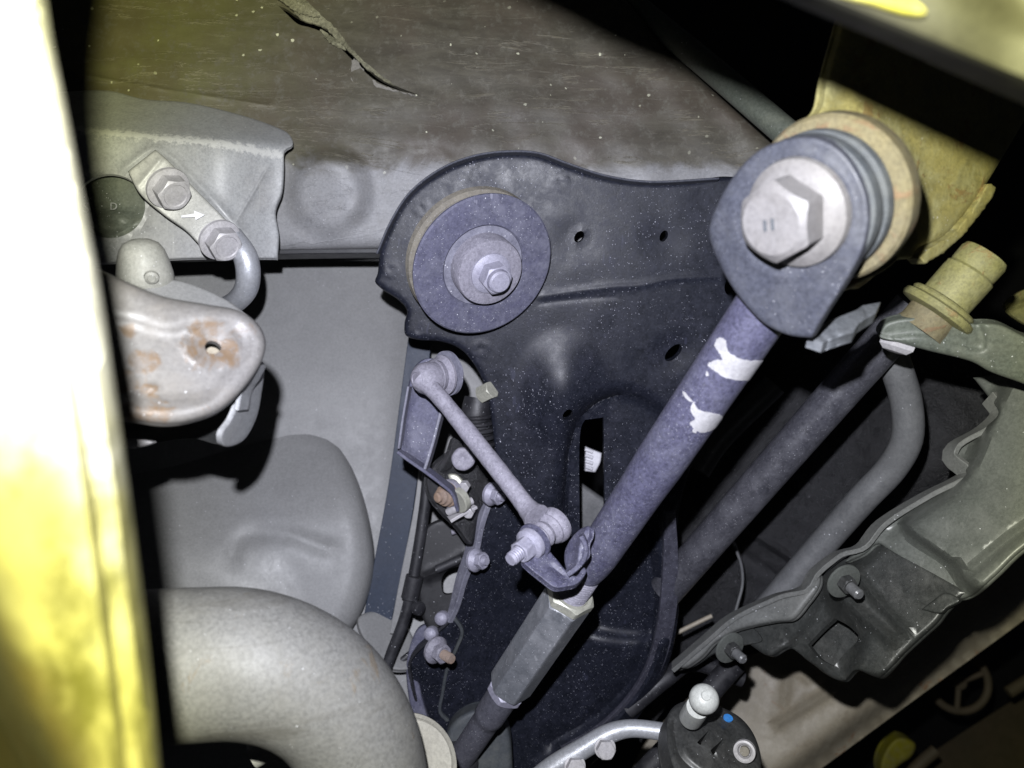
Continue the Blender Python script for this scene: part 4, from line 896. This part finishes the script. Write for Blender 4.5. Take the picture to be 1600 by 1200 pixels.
sheet('split_fold', [(1462, 500), (1482, 486), (1500, 492), (1488, 506)], .3665, M['boot'], bu, thick=.002, roll=.0008, grid=5, step=4)
lathe('body', bo_ + ba * .016, ba, [(.0110, -.002), (.0116, 0), (.0117, .0155), (.0106, .0168), (.0109, .0180), (.0111, .0240), (.0102, .0262), (.0088, .0264), (.0080, .0255), (.003, .0252)], M['boot'], bu)
lathe('end_cap', bo_ + ba * .0416, ba, [(.0055, -.001), (.0052, .0008), (.003, .001)], M['boot'], bu)
fr = thing('far_bracket', 'dim olive curved bracket at the right edge, deep in shadow', 'bracket', P(1590, 470, .55))
sheet('bracket_plate', [(1570, 478), (1590, 458), (1640, 440, 1), (1640, 520, 1), (1600, 505)], .56, M['boot'], fr, thick=.003, grid=8, bumps=[ridge([(1575, 482), (1610, 468)], 4, -.004)])

# plastic undertray
ut = thing('plastic_undertray', 'grey plastic undertray with a stepped edge and a square opening', 'undertray', P(1400, 900, .45))
edge_up = [(1052, 1042), (1101, 1000), (1142, 966), (1210, 934), (1258, 918), (1272, 896), (1308, 868), (1345, 854), (1375, 820), (1442, 777), (1499, 748), (1510, 740), (1484, 714), (1490, 698), (1538, 668), (1560, 645), (1545, 622), (1520, 590)]
edge_dn = [(1720, 560, 1), (1720, 800, 1), (1600, 858), (1555, 900), (1517, 931), (1491, 942), (1476, 957), (1465, 972), (1440, 995), (1412, 1021), (1375, 1059), (1362, 1056), (1337, 1047), (1319, 1064), (1300, 1059), (1262, 1032), (1232, 1012), (1202, 1025), (1165, 1004), (1120, 1015), (1075, 1040)]
UD0 = plane3((1100, 1010, .51), (1560, 640, .44), (1500, 940, .42))
def UD(x, y): return UD0(x, y)
sheet('lower_box', [(1150, 1004), (1142, 980), (1200, 950), (1262, 925), (1300, 885), (1360, 842, 1), (1440, 880), (1515, 925, 1), (1491, 942), (1476, 957), (1465, 972), (1440, 995), (1412, 1021), (1375, 1059), (1362, 1056), (1337, 1047), (1319, 1064), (1300, 1059), (1262, 1032), (1232, 1012), (1202, 1025), (1165, 1004)], lambda x, y: UD(x, y) + .004, M['box'], ut, thick=.004, roll=.0032, grid=6, step=6,
      holes=[[(1262, 1007, 1), (1283, 985), (1304, 966, 1), (1326, 978), (1341, 992, 1), (1338, 1003), (1320, 1020), (1303, 1041, 1), (1282, 1030)]],
      bumps=[terrace([(1290, 925), (1340, 880), (1400, 840), (1530, 920), (1480, 975), (1380, 1060), (1330, 1052), (1345, 1000)], 14, .012),
             ridge([(1316, 930), (1345, 960), (1392, 1000)], 9, .005), ridge([(1345, 905), (1372, 940), (1415, 985)], 7, .004), terrace([(1235, 1012), (1262, 975), (1290, 930), (1315, 925), (1260, 1030)], 9, -.007),
             ridge([(1262, 1007), (1304, 966), (1341, 992), (1303, 1041), (1262, 1007)], 4, .0012), wavy(.0008, 50, 15)])
sheet('cover', [(1320, 878), (1345, 854), (1375, 820), (1442, 777), (1499, 748), (1510, 740), (1484, 714), (1490, 698), (1538, 668), (1560, 645), (1545, 622), (1520, 590, 1), (1720, 560, 1), (1720, 790, 1), (1600, 858), (1555, 900), (1519, 930), (1500, 936), (1480, 930), (1440, 902), (1400, 872), (1372, 850), (1350, 866)], lambda x, y: UD(x, y) - .007, M['plastic'], ut, thick=.003, roll=.0028, grid=7, step=6,
      bumps=[terrace([(1416, 818), (1484, 874), (1530, 925), (1780, 880), (1780, 500), (1600, 560), (1500, 750)], 15, .016), ridge([(1416, 820), (1448, 845), (1484, 872)], 7, .006),
             ridge([(1520, 890), (1600, 826), (1700, 770)], 8, -.004), ridge([(1390, 830), (1450, 795), (1515, 760)], 12, -.003), wavy(.001, 70, 16)])
sheet('cover_tab', [(1440, 952, 1), (1470, 958), (1480, 950), (1500, 938), (1478, 926), (1455, 940)], lambda x, y: UD(x, y) - .011, M['box'], ut, thick=.002, roll=.001, grid=5, step=4)
sheet('rear_tongue', [(1056, 1046), (1075, 1018), (1110, 990), (1165, 975), (1190, 1000), (1160, 1008), (1120, 1018), (1080, 1042)], lambda x, y: UD(x, y) + .002, M['box'], ut, thick=.002, grid=8)
lip = [P(x, y, float(UD(x, y)) - .010) for x, y in edge_up[:-1]]
ribbon('tray_lip', lip, [.25, -.9, .3], .010, .0028, M['plastic_lip'], ut, step=.004)
sheet('recess_face', [(1250, 1000, 1), (1300, 955, 1), (1355, 990, 1), (1305, 1055, 1)], lambda x, y: UD(x, y) + .030, M['box'], ut, thick=.002, grid=12)
fold = [(1056, 1040), (1110, 996), (1145, 975), (1212, 952), (1248, 945), (1270, 915), (1278, 898)]
sheet('front_lip', [(1056, 1036), (1101, 998), (1142, 964), (1210, 932), (1258, 916), (1274, 892), (1282, 900), (1281, 916), (1262, 944), (1240, 968), (1210, 972), (1150, 986), (1118, 1004), (1095, 1028), (1066, 1044)], lambda x, y: UD(x, y) - .012, M['plastic_lip'], ut, thick=.003, roll=.004, grid=6, step=5, bumps=[wavy(.001, 30, 3)])
for i, (x, y, d) in enumerate(((1318, 908, .432), (1140, 1012, .485))):
    ax = axis_at(x, y, .8, .7, 50)
    c_ = thing('tray_clip', ('larger fastener with a projecting stud on the undertray, above its square opening', 'smaller fastener with a projecting stud under the lower left tip of the undertray')[i], 'fastener', P(x, y, d), 'undertray fasteners')
    lathe('washer', P(x, y, d), ax, rnd(.0100, -.001, .0008, .0005), M['plastic'], c_)
    hexo('nut', P(x, y, d), ax, .0085, .0058, M['plastic_dark'], c_, rot=10)
    lathe('stud', P(x, y, d), ax, [(.0030, .004), (.0030, .0125), (.0022, .0135)], M['bar'], c_)

# far lower right
si = thing('body_sill', 'tan painted sill running diagonally under the plastic undertray', 'sill', P(1350, 1100, .75))
def SI(x, y):
    k = ((x - 1281) * (1200 - 965) + (y - 1200) * (1600 - 1281)) / math.hypot(235, 319)   # distance from the lower edge
    return .72 + (-k / 200) * .05 + .04 * sm(1 + k / 55) ** 2
sheet('sill_panel', [(1000, 1410, 1), (990, 1200), (1080, 1090), (1180, 1020), (1620, 780, 1), (1700, 890, 1), (1600, 968), (1440, 1085), (1281, 1202), (1080, 1350)], SI, M['tan'], si, thick=.004, grid=12, step=10, bumps=[ridge([(1215, 1130), (1290, 1085)], 7, .006), ridge([(1225, 1100), (1235, 1050), (1262, 1060)], 7, .004), wavy(.002, 60, 4)])
wh = thing('spoked_ring', 'dim brown ring with spokes far behind in the lower right corner', 'ring', P(1498, 1068, 1.15))
wa = axis_at(1498, 1068, .5, .3, 25)
u, v, a = basis(wa); cw = P(1498, 1066, 1.15)
tube('rim', [cw + .040 * (math.cos(q) * u + math.sin(q) * v) for q in np.linspace(0, 6.2832, 33)], .0055, M['tan_dark'], wh, step=.01, cap=False, seg=14)
for q in (.4, 2.5, 4.6): tube('spoke', [cw, cw + .040 * (math.cos(q) * u + math.sin(q) * v)], .004, M['tan_dark'], wh, seg=10)
lathe('hub', cw - wa * .005, wa, rnd(.010, 0, .01, .002), M['tan_dark'], wh)
o = sheet('yellow_block', [(1375, 1198), (1388, 1165), (1405, 1152), (1430, 1162), (1425, 1180), (1400, 1200), (1385, 1230)], 1.1, M['yellow'], thick=.02, roll=.005, grid=8); tag(o, 'small yellow block at the bottom edge, far behind the sill', 'block')
for i, (pts, lb) in enumerate((([(1400, 1240), (1430, 1200), (1462, 1172)], 'short pale brown rail end beside the yellow block'), ([(1575, 1082), (1610, 1060), (1680, 1010)], 'short brown rail end at the right edge below the sill'))):
    o = tube('far_rail', [P(x, y, 1.1) for x, y in pts], .008, M['tan_dark'], step=.02, seg=16); tag(o, lb, 'rail')
o = sheet('ground', [(1100, 1500, 1), (1340, 1260), (1480, 1160), (1800, 960, 1), (1900, 1500, 1)], plane3((1340, 1250, 1.4), (1700, 1000, 1.45), (1700, 1300, 1.2)), M['tan_dark'], thick=.01, grid=30, step=30); tag(o, kind='structure')
# ball stud mount
bm_ = thing('sensor_mount', 'dark oval plastic mount with slots, a blue dot and an eyelet', 'mount', P(1115, 1160, .43))
SDM = plane3((1040, 1130, .43), (1190, 1150, .44), (1110, 1210, .41))
sheet('mount_body', [(1040, 1142), (1046, 1112), (1062, 1098), (1092, 1096), (1130, 1106), (1160, 1124), (1180, 1152), (1190, 1195), (1180, 1240), (1110, 1250), (1062, 1220), (1045, 1180)], SDM, M['plastic_dark'], bm_, thick=.012, roll=.004, grid=5, step=5,
      holes=[[(1089, 1160, 1), (1108, 1140, 1), (1112, 1143, 1), (1094, 1164, 1)], [(1110, 1172, 1), (1130, 1154, 1), (1133, 1158, 1), (1114, 1180, 1)]],
      bumps=[ridge([(1052, 1130), (1062, 1180), (1100, 1215)], 6, -.003), terrace([(1078, 1150), (1110, 1128), (1140, 1148), (1118, 1176)], 5, .003)])
lathe('eyelet', P(1163, 1174, .419), axis_at(1163, 1174, -.1, .2, 15), [(.0058, -.002), (.0056, .0008), (.0046, .0012), (.0036, .0004), (.0030, -.002)], M['zinc'], bm_)
lathe('eyelet_slot', P(1163, 1174, .4185), axis_at(1163, 1174, -.1, .2, 15), [(.0026, -.002), (.0024, .0002)], M['ring_tan'], bm_)
sheet('blue_dot', oval(1138, 1121, 8, 5, 30), lambda x, y: SDM(x, y) - .0012 + 0 * x, M['blue'], bm_, thick=.0012, grid=4, step=3)
bs = thing('ball_stud', 'pale ball-headed stud standing on the dark oval mount', 'stud', P(1085, 1125, .42))
aa = nrm(P(1101, 1090, .392) - P(1083, 1118, .418)); ob = P(1083, 1116, .418)
lathe('stud', ob, aa, [(.0062, -.006), (.0062, .008), (.0058, .014)], M['ball_cap'], bs)
lathe('ball', P(1100, 1092, .400), aa, [(.0045, -.0058), (.0062, -.0045), (.0074, -.0015), (.0074, .0012), (.0062, .004), (.0040, .0058), (.0026, .0060), (.0020, .0054), (.0005, .0054)], M['ball_cap'], bs)
# pale pipe with clamps
pp = thing('alloy_pipe', 'thin pale metal pipe with two small bolts at the bottom edge', 'pipe', P(950, 1160, .46))
tube('pipe', [P(820, 1235, .46), P(862, 1200, .46), P(910, 1170, .46), P(952, 1146, .46), P(985, 1138, .46), P(1050, 1145, .455)], [.0062, .0062, .0058, .0055, .0050, .0050], M['hook'], pp, step=.004)
for (x, y) in ((945, 1168), (898, 1196)):
    b_ = hexo('bolt', P(x, y, .455), axis_at(x, y, .1, .2, 20), .0095, .005, M['zinc'], pp, h0=.001); lathe('washer', P(x, y, .455), axis_at(x, y, .1, .2, 20), rnd(.0062, -.001, .001, .0004), M['zinc'], b_)
o = tube('lower_hose', [P(1000, 1215, .52), P(1060, 1150, .52), P(1110, 1080, .53), P(1150, 1035, .54)], .0075, M['rubber'], step=.01); tag(o, 'black hose running up behind the oval mount', 'hose')
o = tube('black_loom', [P(980, 1110, .55), P(1040, 1060, .55), P(1080, 1035, .56), P(1160, 1060, .56)], .006, M['rubber'], step=.01); tag(o, 'black cable loom curving under the undertray tip', 'loom')
# what shows through the tall slot
sp = thing('ribbed_connector', 'white ribbed connector seen through the tall slot', 'connector', P(928, 720, .56))
sheet('connector_body', [(915, 698, 1), (940, 708, 1), (938, 722), (930, 738, 1), (914, 736, 1)], .56, M['white'], sp, thick=.006, roll=.001, grid=4, step=4)
for k in range(4): tube('rib', [P(914 + k * .3, 702 + k * 9, .557), P(926, 706 + k * 9, .557)], .0012, M['white'], sp, seg=8)
o = sheet('slot_backing', [(895, 745, 1), (960, 790, 1), (960, 900, 1), (895, 900, 1)], .60, M['bar'], thick=.003, grid=12, roll=.003); tag(o, 'dull grey-blue piece behind the lower part of the tall slot', 'plate')
